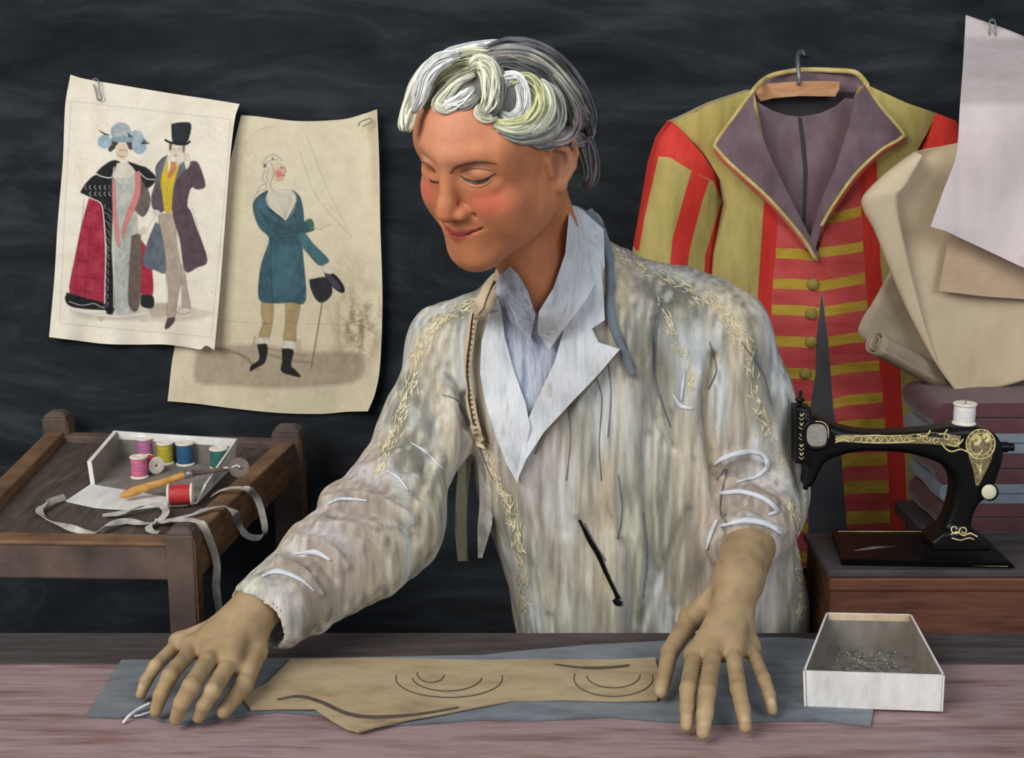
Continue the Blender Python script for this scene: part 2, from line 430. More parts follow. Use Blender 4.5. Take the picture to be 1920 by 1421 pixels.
# ------------------------------------------------------------------ blended solids -> mesh (surface nets)
class Solid:
    def __init__(s): s.p = []; s.disp = None
    def rc(s, a, b, ra, rb=None, k=0.01, sub=False):
        a = np.asarray(a, float); b = np.asarray(b, float)
        s.p.append(('rc', a, b, ra, ra if rb is None else rb, k, sub)); return s
    def chain(s, pts, rs, k=0.01, sub=False):
        for i in range(len(pts) - 1): s.rc(pts[i], pts[i + 1], rs[i], rs[i + 1], k, sub)
        return s
    def el(s, c, r, R=None, k=0.01, sub=False):
        s.p.append(('el', np.asarray(c, float), np.asarray(r, float), np.eye(3) if R is None else np.asarray(R, float), k, sub)); return s
    def rbox(s, c, hs, R, rad, k=0.0, sub=False):
        s.p.append(('bx', np.asarray(c, float), np.asarray(hs, float), np.eye(3) if R is None else R, rad, k, sub)); return s
    def ext(s, poly, y0, y1, rad, k=0.0, sub=False):
        """polygon in world X,Z extruded from y0 to y1 with rounded edges"""
        s.p.append(('ex', np.asarray(poly, float), y0, y1, rad, k, sub)); return s
    @staticmethod
    def dist(p, X):
        t = p[0]
        if t == 'rc':
            a, b, ra, rb = p[1:5]
            e = b - a; L = e @ e + 1e-12
            h = np.clip(((X - a) @ e) / L, 0, 1)
            return np.linalg.norm(X - a - h[:, None] * e, axis=1) - (ra + (rb - ra) * h)
        if t == 'el':
            q = (X - p[1]) @ p[3]
            k0 = np.linalg.norm(q / p[2], axis=1); k1 = np.linalg.norm(q / p[2] ** 2, axis=1)
            return k0 * (k0 - 1) / (k1 + 1e-9)
        if t == 'bx':
            q = np.abs((X - p[1]) @ p[3]) - p[2] + p[4]
            return np.linalg.norm(np.maximum(q, 0), axis=1) + np.minimum(q.max(1), 0) - p[4]
        if t == 'ex':
            poly, y0, y1, rad = p[1:5]
            d2 = polydist(X[:, 0], X[:, 2], poly)
            d2 = np.where(inpoly(X[:, 0], X[:, 2], poly), -d2, d2) + rad
            dy = np.abs(X[:, 1] - (y0 + y1) / 2) - (y1 - y0) / 2 + rad
            return np.hypot(np.maximum(d2, 0), np.maximum(dy, 0)) + np.minimum(np.maximum(d2, dy), 0) - rad
    def ev(s, X, idx=None):
        d = np.full(len(X), 1.0)
        for i in (range(len(s.p)) if idx is None else idx):
            p = s.p[i]; k, sub = p[-2], p[-1]
            e = s.dist(p, X)
            if sub:
                if k <= 0: d = np.maximum(d, -e)
                else:
                    h = np.clip(0.5 - 0.5 * (d + e) / k, 0, 1)
                    d = d * (1 - h) - e * h + k * h * (1 - h)
            else:
                if k <= 0: d = np.minimum(d, e)
                else:
                    h = np.clip(0.5 + 0.5 * (e - d) / k, 0, 1)
                    d = e * (1 - h) + d * h - k * h * (1 - h)
        if s.disp is not None: d = d + s.disp(X)
        return d
    def mesh(s, lo, hi, h, B=14):
        lo = np.asarray(lo, float); hi = np.asarray(hi, float)
        nb = np.ceil((hi - lo) / (h * B)).astype(int)
        N = nb * B + 3
        bi = np.stack(np.meshgrid(*[np.arange(n) for n in nb], indexing='ij'), -1).reshape(-1, 3)
        ctr = lo + (bi + 0.5) * h * B
        R = h * B * 0.5 * math.sqrt(3)
        D = np.stack([s.dist(p, ctr) for p in s.p], 1)
        near = np.abs(s.ev(ctr)) < R * 1.35 + 0.02
        g = np.arange(B + 1)
        G = np.stack(np.meshgrid(g, g, g, indexing='ij'), -1).reshape(-1, 3)
        cor = [(0, 0, 0), (1, 0, 0), (0, 1, 0), (1, 1, 0), (0, 0, 1), (1, 0, 1), (0, 1, 1), (1, 1, 1)]
        edg = [(0, 1), (2, 3), (4, 5), (6, 7), (0, 2), (1, 3), (4, 6), (5, 7), (0, 4), (1, 5), (2, 6), (3, 7)]
        cor_a = np.array(cor, float)
        ids = []; vs = []; fs = []
        def gid(c): return ((c[:, 0] + 1) * N[1] + c[:, 1] + 1) * N[2] + c[:, 2] + 1
        for q in np.nonzero(near)[0]:
            idx = [i for i in range(len(s.p)) if D[q, i] < R + 0.035 + s.p[i][-2]]
            if not idx: continue
            o = bi[q] * B
            V = s.ev(lo + (o + G) * h, idx).reshape(B + 1, B + 1, B + 1)
            S = V < 0
            if S.all() or not S.any(): continue
            cv = [V[a:a + B, b:b + B, c:c + B] for a, b, c in cor]
            cs = [x < 0 for x in cv]
            cnt = sum(x.astype(int) for x in cs)
            act = (cnt > 0) & (cnt < 8)
            ii = np.stack(np.nonzero(act), -1)
            if len(ii):
                c8 = np.stack([x[act] for x in cv], 1)
                pos = np.zeros((len(ii), 3)); w = np.zeros(len(ii))
                for a, b in edg:
                    va, vb = c8[:, a], c8[:, b]
                    m = (va < 0) != (vb < 0)
                    t = np.where(m, va / np.where(m, va - vb, 1), 0)
                    pos += np.where(m[:, None], cor_a[a] + t[:, None] * (cor_a[b] - cor_a[a]), 0); w += m
                vs.append(lo + (o + ii + pos / w[:, None]) * h); ids.append(gid(o + ii))
            for ax in range(3):
                A = S[:B, :B, :B]
                Bq = [S[1:, :B, :B], S[:B, 1:, :B], S[:B, :B, 1:]][ax]
                e = np.stack(np.nonzero(A != Bq), -1)
                if not len(e): continue
                fl = A[e[:, 0], e[:, 1], e[:, 2]]
                u, v = [(1, 2), (2, 0), (0, 1)][ax]
                eu = np.zeros(3, int); eu[u] = 1; ev_ = np.zeros(3, int); ev_[v] = 1
                b0 = o + e
                qd = np.stack([gid(b0), gid(b0 - eu), gid(b0 - eu - ev_), gid(b0 - ev_)], 1)
                qd[~fl] = qd[~fl][:, ::-1]
                fs.append(qd)
        ids = np.concatenate(ids); vs = np.concatenate(vs); fs = np.concatenate(fs)
        ids, first = np.unique(ids, return_index=True); vs = vs[first]
        j = np.searchsorted(ids, fs); j = np.clip(j, 0, len(ids) - 1)
        ok = (ids[j] == fs).all(1)
        return vs, j[ok]

def bvh_of(v, f):
    return BVHTree.FromPolygons([Vector(x) for x in v], [tuple(int(i) for i in q) for q in f])

def cast(bvh, px, py):
    d = Vector(ray(px, py)).normalized()
    hit = bvh.ray_cast(Vector(C0), d)
    return (np.array(hit[0]), np.array(hit[1])) if hit[0] is not None else (None, None)

def ribbon(mb, bvh, path, width, lift=0.002, thick=0.0012, mi=0, n=6, wob=0.0):
    """a strip lying on a surface, following a path"""
    c = catmull(path, n)
    wd = np.interp(np.linspace(0, 1, len(c)), np.linspace(0, 1, len(np.atleast_1d(width))) if np.size(width) > 1 else [0, 1], width if np.size(width) > 1 else [width, width])
    T = np.gradient(c, axis=0); T /= np.linalg.norm(T, axis=1)[:, None] + 1e-9
    Nn = np.stack([-T[:, 1], T[:, 0]], 1)
    run = []
    runs = []
    for i in range(len(c)):
        w = wd[i] * (1 + wob * (random.random() - .5))
        row = []
        for s in (-0.5, 0.0, 0.5):
            q = c[i] + Nn[i] * w * s
            h, nn = cast(bvh, *q)
            if h is None: break
            if nn @ (C0 - h) < 0: nn = -nn
            row.append(h + nn * lift * (1.0 if s else 1.25))
        if len(row) == 3 and (not run or np.linalg.norm(row[1] - run[-1][1]) < 0.06): run.append(row)
        else:
            if len(run) > 1: runs.append(run)
            run = [row] if len(row) == 3 else []
    if len(run) > 1: runs.append(run)
    for r in runs:
        v = []; f = []
        for row in r:
            nn = (C0 - row[1]); nn /= np.linalg.norm(nn)
            v += list(row) + [p - nn * thick for p in row]
        for i in range(len(r) - 1):
            a = i * 6; b = a + 6
            f += [(a, a + 1, b + 1, b), (a + 1, a + 2, b + 2, b + 1), (a + 4, a + 3, b + 3, b + 4), (a + 5, a + 4, b + 4, b + 5), (a + 3, a, b, b + 3), (a + 2, a + 5, b + 5, b + 2)]
        f += [(0, 3, 4, 1), (1, 4, 5, 2)]
        e = (len(r) - 1) * 6
        f += [(e + 1, e + 4, e + 3, e), (e + 2, e + 5, e + 4, e + 1)]
        mb.add(v, f, mi)

def patch(bvh, outline, lift, thick, step=7, blur=0.0, regions=()):
    """a piece of cloth lying on a surface: outline in the picture, heights from the surface below"""
    lo_y = {}
    def depth(x, y):
        out = np.empty(len(x))
        for i in range(len(x)):
            h, _ = cast(bvh, x[i], y[i])
            out[i] = h[1] if h is not None else np.nan
        bad = np.isnan(out)
        if bad.any() and (~bad).any():
            for i in np.nonzero(bad)[0]:
                d = (x - x[i]) ** 2 + (y - y[i]) ** 2; d[bad] = 1e12
                out[i] = out[np.argmin(d)]
        if blur:
            sm = np.empty(len(x))
            for i in range(len(x)):
                w = np.exp(-((x - x[i]) ** 2 + (y - y[i]) ** 2) / (2 * blur * blur)); sm[i] = (w @ out) / w.sum()
            out = sm
        return out - (lift(x, y) if callable(lift) else lift)
    return relief(outline, depth, thick, step, regions)

def scrub(mb, bvh, path, spread, n, ln=(14, 34), w=(2, 4.5), lift=.0018, thick=.0012, slant=.5):
    """many short rough brush strokes scattered along a line"""
    c = catmull(path, 12)
    for _ in range(n):
        i = random.randrange(len(c) - 1)
        t = c[i + 1] - c[i]; t = t / (np.linalg.norm(t) + 1e-9); nn = np.array([-t[1], t[0]])
        a = random.gauss(0, slant); d = t * math.cos(a) + nn * math.sin(a)
        q = c[i] + nn * random.gauss(0, spread); L = random.uniform(*ln); ww = random.uniform(*w)
        ribbon(mb, bvh, [q - d * L / 2, q + nn * random.uniform(-1.5, 1.5), q + d * L / 2], [ww * .4, ww, ww * .3], lift * random.uniform(.8, 1.3), thick, n=3)

# ================================================================== the setting
WALLY = 2.30
mb = MB().box((-3.0, WALLY, 0), (3.0, WALLY + 0.12, 3.0)); tag(mb.build('wall_back', M['wall']), kind='structure')
mb = MB().box((-3.0, -1.5, -0.1), (3.0, WALLY + 0.12, 0)); tag(mb.build('floor', M['floor']), kind='structure')

# ================================================================== work table
TZ = 0.75
TB = 1.635
t = thing('work_table', 'long plum brown wooden work table across the front of the room', 'table', (0, 1.38, 0))
mb = MB()
ys = [0.98, 1.115, 1.25, 1.385, 1.535]
for a, b in zip(ys[:-1], ys[1:]): mb.box((-1.05, a, TZ - 0.035), (1.05, b - 0.0008, TZ))
mb.build('tabletop', M['table'], t)
tag(MB().box((-1.05, 1.5355, TZ - 0.04), (1.05, TB, TZ + 0.0005)).build('rear_board', M['table_dark'], t, bevel=0.003), 'dark grey brown rear board')
for x in (-0.98, 0.92):
    for y in (1.02, 1.54):
        MB().box((x, y, 0), (x + 0.06, y + 0.06, TZ - 0.036)).build('leg', M['table_dark'], t, bevel=0.004)
MB().box((-0.95, 1.03, TZ - 0.13), (0.95, 1.05, TZ - 0.036)).build('apron', M['table_dark'], t)

# cloths on the table -------------------------------------------------------
def flat_cloth(name, outline, z, thick, m, label, wav=0.0015, step=14, seed=1):
    """cloth lying on the table; outline traced on the table plane"""
    loops = [resample(outline, step)]
    verts = list(loops[0]); n0 = len(verts)
    edges = [(i, (i + 1) % n0) for i in range(n0)]
    gx, gy = np.meshgrid(np.arange(100, 1720, step), np.arange(1150, 1420, step * .6))
    gx = gx.ravel(); gy = gy.ravel()
    ok = inpoly(gx, gy, outline) & (polydist(gx, gy, outline) > step * .35)
    verts += list(zip(gx[ok], gy[ok]))
    r = delaunay_2d_cdt([Vector(q) for q in verts], edges, [], 0, 1e-4)
    V = np.array([(v.x, v.y) for v in r[0]]); T = np.array([tuple(f) for f in r[2]])
    c = V[T].mean(1); T = T[inpoly(c[:, 0], c[:, 1], outline)]
    W = np.array([PZ(x, y, z) for x, y in V])
    edge = np.clip(polydist(V[:, 0], V[:, 1], outline) / 40, 0, 1)
    W[:, 2] = z + thick + wav * (1 + sinfield(W, seed, 22, 8)) * (0.35 + edge * .65)
    lowr = W.copy(); lowr[:, 2] = z
    n = len(V)
    a, b, d = V[T[:, 0]], V[T[:, 1]], V[T[:, 2]]
    ar = (b[:, 0] - a[:, 0]) * (d[:, 1] - a[:, 1]) - (b[:, 1] - a[:, 1]) * (d[:, 0] - a[:, 0])
    T = np.where((ar > 0)[:, None], T[:, ::-1], T)
    ed = {}
    for q in T:
        for i in range(3): ed[(int(q[i]), int(q[(i + 1) % 3]))] = 1
    side = [(q, p, p + n, q + n) for (p, q) in ed if (q, p) not in ed]
    fc = [tuple(int(i) for i in q) for q in T] + [tuple(int(i) + n for i in q[::-1]) for q in T] + side
    o = obj(name, np.vstack([W, lowr]), fc, m, sharp=50)
    tag(o, label, 'cloth')
    return o, bvh_of(W, [tuple(q) for q in T])

blue_out = [(228, 1240), (205, 1275), (182, 1312), (160, 1344), (215, 1348), (268, 1344), (330, 1358), (372, 1360), (460, 1341), (520, 1336), (600, 1342), (640, 1352), (720, 1362), (810, 1357), (900, 1350),
            (1000, 1352), (1080, 1348), (1150, 1346), (1230, 1352), (1330, 1358), (1450, 1352), (1540, 1352), (1632, 1363), (1640, 1318), (1612, 1250), (1575, 1205), (1480, 1197), (1320, 1200), (1100, 1212), (900, 1232), (600, 1236), (400, 1238)]
blue_cloth, bvh_blue = flat_cloth('cloth_length', blue_out, TZ + 0.0008, 0.0022, M['cloth_blue'], 'slate blue grey cloth spread flat on the work table under the hands', 0.0012)
tan_out = [(545, 1238), (500, 1285), (452, 1308), (470, 1332), (530, 1330), (590, 1330), (622, 1352), (650, 1368), (672, 1374), (700, 1366), (760, 1352), (840, 1338), (900, 1326), (960, 1315), (1060, 1313), (1150, 1316), (1232, 1314),
           (1236, 1270), (1228, 1236), (1120, 1240), (900, 1240), (700, 1236)]
tan_cloth, bvh_tan = flat_cloth('cloth_length', tan_out, TZ + 0.0055, 0.002, M['cloth_tan'], 'tan cloth laid over the slate cloth between the two hands', 0.0012, seed=4)
for cx, cy, rx, ry, a0, a1 in ((842, 1272, 100, 36, -.15, 3.3), (838, 1268, 66, 28, .1, 3.0), (808, 1262, 26, 18, .2, 3.2), (1150, 1272, 74, 34, -.2, 3.4), (1150, 1266, 50, 24, .0, 3.1)):
    mb = MB()
    ribbon(mb, bvh_tan, [(cx + rx * math.cos(a), cy + ry * math.sin(a)) for a in np.linspace(a0, a1, 16)], 1.8, 0.0006, 0.0004)
    if mb.v: mb.build('charcoal_line', M['charcoal'], tan_cloth)
for pth, w in (([(520, 1312), (560, 1306), (600, 1316), (650, 1338), (700, 1345), (780, 1340), (860, 1327)], [3, 6, 7, 6, 3]), ([(1040, 1246), (1090, 1252), (1140, 1252), (1180, 1248)], [2, 5, 4])):
    mb = MB(); ribbon(mb, bvh_tan, pth, w, 0.0007, 0.0004); mb.build('charcoal_line', M['charcoal'], tan_cloth)

# pale thread at the left hand
mb = MB()
mb.tube(catmull([PZ(282, 1318, TZ + .012), PZ(258, 1330, TZ + .008), PZ(242, 1342, TZ + .007), PZ(230, 1356, TZ + .0015)]), [.0016, .0018, .0018, .0018, .0018, .0018, .0018, .0018, .0018, .0018, .0018, .0018, .0018, .0018, .0018, .0018, .0018, .0018, .0018, .0018, .0018, .0018, .0018, .0018, .001], 6)
mb.tube(catmull([PZ(300, 1328, TZ + .008), PZ(275, 1337, TZ + .006), PZ(252, 1343, TZ + .0058)]), .0011, 6)
tag(mb.build('sewing_thread', M['white_thread'], smooth=True), 'short white thread end lying on slate cloth by the pinching fingers', 'thread')

# ================================================================== pin box
B = PZ
z0 = TZ + 0.0036; z1 = TZ + 0.047
fl_ = PZ(1508, 1325, z0); fr_ = PZ(1768, 1334, z0)
FLt = PZ(1503, 1252, z1); FRt = PZ(1776, 1272, z1); BLt = PZ(1549, 1148, z1); BRt = PZ(1709, 1151, z1)
dy_ = ((FLt[1] - fl_[1]) + (FRt[1] - fr_[1])) / 2; FLt[1] = fl_[1] + dy_; FRt[1] = fr_[1] + dy_
bl_ = np.array([BLt[0] + .002, BLt[1] - .004, z0]); br_ = np.array([BRt[0] - .002, BRt[1] - .004, z0])
t = thing('pin_box', 'open white cardboard box of pins on the table corner', 'box', ((fl_ + br_) / 2))
cen = (FLt + FRt + BLt + BRt) / 4
def wall_slab(b0, b1, t0, t1, th, inside):
    """board with lower edge b0-b1, upper edge t0-t1, TH thick towards the point INSIDE"""
    d = np.cross(b1 - b0, (0, 0, 1.0)); d /= np.linalg.norm(d)
    if d @ (inside - b0) < 0: d = -d
    return [b0, b1, b1 + d * th, b0 + d * th], [t0, t1, t1 + d * th, t0 + d * th]
TH = 0.0022
for nm, a, b, c, d, mo in (('front_wall', fl_, fr_, FLt, FRt, 'card'), ('back_wall', bl_, br_, BLt, BRt, 'card'), ('side_wall', fl_, bl_, FLt, BLt, 'card'), ('side_wall', fr_, br_, FRt, BRt, 'card')):
    bb, tt = wall_slab(a, b, c, d, TH, cen)
    w = MB().hexa(bb, tt).build(nm, M['card'], t)
    bb, tt = wall_slab(a, b, c, d, TH + .0006, cen)
    off = (bb[3] - bb[0]) / np.linalg.norm(bb[3] - bb[0]) * TH
    fr = 0.0 if nm != 'back_wall' else 0.0
    lo = [bb[0] + off, bb[1] + off, bb[2], bb[3]]
    k = .8 if nm == 'back_wall' else .985
    hi = [q + (p - q) * k for q, p in zip(lo, [tt[0] + off, tt[1] + off, tt[2], tt[3]])]
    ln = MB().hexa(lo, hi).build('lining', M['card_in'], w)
    if nm == 'back_wall':
        hi2 = [q + (p - q) * .985 for q, p in zip(lo, [tt[0] + off, tt[1] + off, tt[2], tt[3]])]
        tag(MB().hexa(hi, hi2).build('lining_band', M['card_tan'], w), 'tan paper band along the rim')
ins = lambda p: p + (np.array([cen[0], cen[1], p[2]]) - p) * .03
q = [ins(fl_), ins(fr_), ins(br_), ins(bl_)]
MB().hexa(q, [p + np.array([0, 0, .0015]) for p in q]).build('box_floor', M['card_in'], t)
# pins: one with its parts, then copies
def make_pin(loc, ang, tilt):
    r = thing('pin', 'steel dressmaking pin lying in the white pin box', 'pin', loc, 'loose pins in the pin box')
    d = np.array([math.cos(ang), math.sin(ang), tilt]); loc = np.asarray(loc)
    obj('shaft', *tube([loc, loc + d * .022, loc + d * .027], [.00042, .00042, .00008], 5), M['pin'], r)
    obj('head', *lathe([(.0001, -.0006), (.0008, -.0003), (.0009, 0), (.0007, .0005), (.0001, .0008)], loc, d, 8), M['pinhead'], r)
    return r
pin0 = None
for i in range(64):
    u = random.uniform(.14, .80); v = random.uniform(.34, .84)
    base = (fl_ * (1 - u) + fr_ * u) * (1 - v) + (bl_ * (1 - u) + br_ * u) * v
    loc = (base[0], base[1], z0 + .0022 + .0011 * (i % 4))
    a = random.choice([0.1, 1.5, 2.4, 3.0, -1.2, .7, 1.3]) + random.uniform(-.3, .3)
    if pin0 is None:
        pin0 = make_pin(loc, 0.0, 0.02); pin0.rotation_euler = (0, 0, a)
    else:
        c = pin0.copy(); COL.objects.link(c); c.location = loc; c.rotation_euler = (0, 0, a)
        for ch in pin0.children:
            k = ch.copy(); COL.objects.link(k); k.parent = c

# ================================================================== tray table at the left
RZ = 0.868; PZn = 0.8535
FR = P(343, 1022, TB + .05); FR[2] = RZ; FL = PZ(-90, 1004, RZ); BR = PZ(538, 822, RZ); BL = PZ(118, 800, RZ)
FL[1] = FR[1] + .012
BR[1] = min(BR[1], 2.235); BL[1] = 2.235
t = thing('tray_table', 'low dark wood tray table at the left behind the work table', 'table', (float((FL[0] + FR[0]) / 2), float((FL[1] + BL[1]) / 2), 0))
def rail(a, b, w, zlo, zhi, m, nm='rail'):
    d = (b - a) / np.linalg.norm(b - a); nrm = np.cross(d, (0, 0, 1.0)) * w / 2
    q = [a - nrm, b - nrm, b + nrm, a + nrm]
    bot = [np.array([x[0], x[1], zlo]) for x in q]; top = [np.array([x[0], x[1], zhi]) for x in q]
    return MB().hexa(bot, top).build(nm, m, t, bevel=0.003)
rail(FL, FR, .03, .808, RZ - .012, M['tray_dark'], 'front_rail')
rail(FL + (0, .001, 0), FR + (0, .001, 0), .036, RZ - .0135, RZ - .0065, M['tray_brown'], 'front_lip')
rail(BL, BR, .03, .80, RZ - .003, M['tray_dark'], 'back_rail')
rail(BR, FR, .03, .80, RZ - .004, M['tray_brown'], 'side_rail')
rail(FL, BL, .03, .80, RZ + .002, M['tray_brown'], 'side_rail')
q = [np.array([p[0], p[1], 0]) for p in (FL, FR, BR, BL)]
MB().hexa([p + (0, 0, PZn - .012) for p in q], [p + (0, 0, PZn) for p in q]).build('panel', M['tray_top'], t)
for p, hh, wd in ((FR, RZ + .004, .037), (FL, RZ + .004, .037), (BR, RZ + .012, .048), (BL, RZ + .026, .042)):
    w = wd / 2
    x, y = p[0], p[1] + (.012 if p is BR or p is BL else 0)
    zb = .795 if p is BL else 0
    m_ = MB().box((x - w, y - w, zb), (x + w, y + w, hh))
    MB.hexa(m_, [(x - w, y - w, hh), (x + w, y - w, hh), (x + w, y + w, hh), (x - w, y + w, hh)], [(x - w * .55, y - w * .55, hh + .009), (x + w * .55, y - w * .55, hh + .009), (x + w * .55, y + w * .55, hh + .009), (x - w * .55, y + w * .55, hh + .009)])
    lg = m_.build('corner_post' if p is BL else 'leg', M['tray_dark'], t, bevel=0.003)
    MB().box((x + w, y - w * .86, zb + .02), (x + w + .0015, y + w * .86, hh - .006)).build('brown_side', M['tray_brown'], lg)  # brown sheet covering the right face of the post

# ------------------------------------------------------------------ thread box
bz = PZn + .0012; bt = bz + .044
fl_ = PZ(170, 910, bz); fr_ = PZ(370, 944, bz); bl_ = PZ(221, 857, bz); br_ = PZ(440, 872, bz)
FLt = np.array([*PZ(150, 872, bt - .006)[:2], bt - .006]); FLt = fl_ + (-.003, 0, .038)
FRt = fr_ + (.012, .01, .026); BLt = bl_ + (-.004, 0, .045); BRt = br_ + (.006, 0, .044)
t = thing('thread_box', 'open white cardboard box with its front flap down on the tray table', 'box', ((fl_ + br_) / 2))
cen = (fl_ + fr_ + bl_ + br_) / 4 + (0, 0, .02)
for nm, a, b, c, d, th in (('back_wall', bl_, br_, BLt, BRt, .004), ('side_wall', fl_, bl_, FLt, BLt, .0065), ('side_wall', fr_, br_, FRt, BRt, .003)):
    bb, tt = wall_slab(a, b, c, d, th, cen)
    w = MB().hexa(bb, tt).build(nm, M['card'], t)
    bb, tt = wall_slab(a, b, c, d, th + .0007, cen)
    off = (bb[3] - bb[0]) / np.linalg.norm(bb[3] - bb[0]) * th
    lo = [bb[0] + off, bb[1] + off, bb[2], bb[3]]
    k = .72 if nm == 'back_wall' else .985
    if c is not FRt:
        hi = [q + (p - q) * k for q, p in zip(lo, [tt[0] + off, tt[1] + off, tt[2], tt[3]])]
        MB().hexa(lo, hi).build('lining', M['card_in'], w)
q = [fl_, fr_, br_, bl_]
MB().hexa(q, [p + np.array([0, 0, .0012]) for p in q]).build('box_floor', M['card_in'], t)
flap = [PZ(124, 941, bz), PZ(180, 953, bz), PZ(240, 957, bz), PZ(300, 951, bz), PZ(347, 949, bz), PZ(371, 944, bz), fl_]
f0 = [p.copy() for p in flap]; f1 = [p + (0, 0, .0022) for p in flap]
n = len(flap)
MB().add(f0 + f1, [tuple(range(n - 1, -1, -1)), tuple(range(n, 2 * n))] + [(i, (i + 1) % n, (i + 1) % n + n, i + n) for i in range(n)]).build('flap', M['card'], t)

# ------------------------------------------------------------------ spools
def spool(base, axis, r, h, thread, label, group='thread spools in and around the white box', body='wood_spool'):
    base = np.asarray(base, float)
    s = thing('thread_spool', label, 'spool', base, group)
    prof = [(.0004, .0004), (r * .95, 0), (r, .0008), (r, .0024), (r * .74, .0052), (r * .74, h - .0052), (r, h - .0024), (r, h - .0008), (r * .95, h), (r * .42, h), (r * .38, h - .0009), (r * .17, h - .0009), (r * .16, h - .006), (.0004, h - .0062)]
    obj('spool_body', *lathe(prof, base, axis, 32), M[body], s, sharp=35)
    n = 26; pr = [(r * .6, .0026)]
    for i in range(n):
        a = .0028 + (h - .0056) * i / (n - 1)
        bulge = r * (.885 + .03 * math.sin(math.pi * i / (n - 1)))
        pr += [(bulge - .00022, a - .0001), (bulge, a + (h - .0056) / n * .45)]
    pr += [(r * .6, h - .0026)]
    obj('thread', *lathe(pr, base, axis, 32), M['th_' + thread] if 'th_' + thread in M else M[thread], s)
    return s
fz = bz + .0014
up = (0, 0, 1)
spool(PZ(273, 861, fz), up, .0142, .037, 'mauve', 'mauve pink spool standing at the back left in the white box')
spool(PZ(262, 895, fz), up, .0138, .0345, 'pink', 'pink spool standing nearest the open front of the white box')
spool(PZ(311, 869, fz), up, .0138, .0355, 'yellow', 'yellow green spool standing between the mauve and blue spools')
spool(PZ(348, 871, fz), up, .0147, .037, 'blue', 'dark blue spool standing in the middle of the white box')
spool(PZ(411, 878, fz), up, .0145, .034, 'green', 'teal green spool standing by the right wall of the white box')
e = PZ(294, 873, fz + .0137); s_ = e + np.array([-.0205, .0215, 0]) ; ax = e - s_
spool(s_, ax, .0137, float(np.linalg.norm(ax)), 'red', 'red spool lying on its side behind the pink spool')
a = PZ(314, 928, bz + .0185); b = PZ(354, 922, bz + .0185)
a[2] = b[2] = bz + .0022 + .0164; b[1] = a[1] + .004
ax = b - a; spool(a, ax, .0164, .036, 'red', 'large red spool lying on the flap in front of the white box')

# ------------------------------------------------------------------ tracing wheel
h0 = PZ(226, 931, bz + .0102); h1 = PZ(349, 889, bz + .031); w0 = PZ(448, 876, bz + .046)
t = thing('tracing_wheel', 'wooden handled tracing wheel with toothed disc lying across the white box', 'tracing wheel', h0 - (0, 0, .006))
cl = catmull([h0, h0 * .72 + h1 * .28 + (0, 0, .001), h0 * .4 + h1 * .6, h1], 8)
obj('handle', *tube(cl, np.interp(np.linspace(0, 1, len(cl)), [0, .05, .25, .5, .8, 1], [.002, .0052, .0072, .0062, .005, .0056]), 14), M['handle_wood'], t)
dd = (w0 - h1) / np.linalg.norm(w0 - h1)
obj('ferrule', *tube([h1 - dd * .002, h1 + dd * .012], [.0066, .006], 14), M['steel'], t)
obj('shaft', *tube([h1 + dd * .010, h1 * .5 + w0 * .5, w0 - dd * .012], [.0042, .0036, .003], 10), M['tray_dark'], t)
mb = MB()
prof = []
wr = .0158
vv = []; nT = 28
axw = np.array([.18, -1, .15]); axw /= np.linalg.norm(axw)
ua = np.cross(axw, (0, 0, 1.0)); ua /= np.linalg.norm(ua); ub = np.cross(axw, ua)
for s in (-1, 1):
    vv.append(w0 + axw * s * .0008)
    for k in range(nT * 2):
        an = math.pi * k / nT; rr = wr if k % 2 == 0 else wr * .86
        vv.append(w0 + axw * s * .0008 + rr * (ua * math.cos(an) + ub * math.sin(an)))
n2 = nT * 2; ff = []
for k in range(n2):
    k2 = (k + 1) % n2
    ff += [(0, 1 + k, 1 + k2), (n2 + 1, n2 + 2 + k2, n2 + 2 + k), (1 + k, n2 + 2 + k, n2 + 2 + k2, 1 + k2)]
wh = obj('wheel', vv, ff, M['rust'], t, smooth=False)
fk = catmull([w0 - dd * .024 + (0, -.002, .003), w0 - dd * .012 + (0, -.0035, .002), w0 - dd * .002 + (0, -.0035, .004), w0 + dd * .003 + (0, -.003, .0)], 6)
obj('fork', *tube(fk, .0012, 8), M['white_thread'], t)
obj('pivot', *lathe([(.0003, -.003), (.002, -.0028), (.002, .0028), (.0003, .003)], w0, axw, 12), M['steel'], t)

# ------------------------------------------------------------------ tape measure on the tray table
def ribbon3d(mb, pts, width, side, thick=.0009, n=8, mi=0):
    """free band in space; SIDE(i/n) gives the width direction at each point"""
    c = catmull(pts, n); sd = catmull(side, n); v = []; f = []
    for i, (p, s) in enumerate(zip(c, sd)):
        T = c[min(i + 1, len(c) - 1)] - c[max(i - 1, 0)]; T /= np.linalg.norm(T) + 1e-9
        s = s - T * (s @ T); s /= np.linalg.norm(s) + 1e-9
        nn = np.cross(T, s)
        v += [p - s * width / 2 - nn * thick / 2, p + s * width / 2 - nn * thick / 2, p + s * width / 2 + nn * thick / 2, p - s * width / 2 + nn * thick / 2]
    for i in range(len(c) - 1):
        a = i * 4; b = a + 4
        for k in range(4): f.append((a + k, a + (k + 1) % 4, b + (k + 1) % 4, b + k))
    f += [(3, 2, 1, 0), tuple(len(v) - 4 + k for k in range(4))]
    return mb.add(v, f, mi)
tz = PZn + .003
t = thing('tape_measure', 'crumpled grey tape measure looping over the tray table edge', 'tape measure', PZ(260, 975, PZn))
mb = MB()
yd = np.array([0, 1.0, 0]); xd = np.array([1.0, 0, 0]); zd = np.array([0, 0, 1.0])
def TR(l): return [PZ(x, y, tz + h) for x, y, h in l]
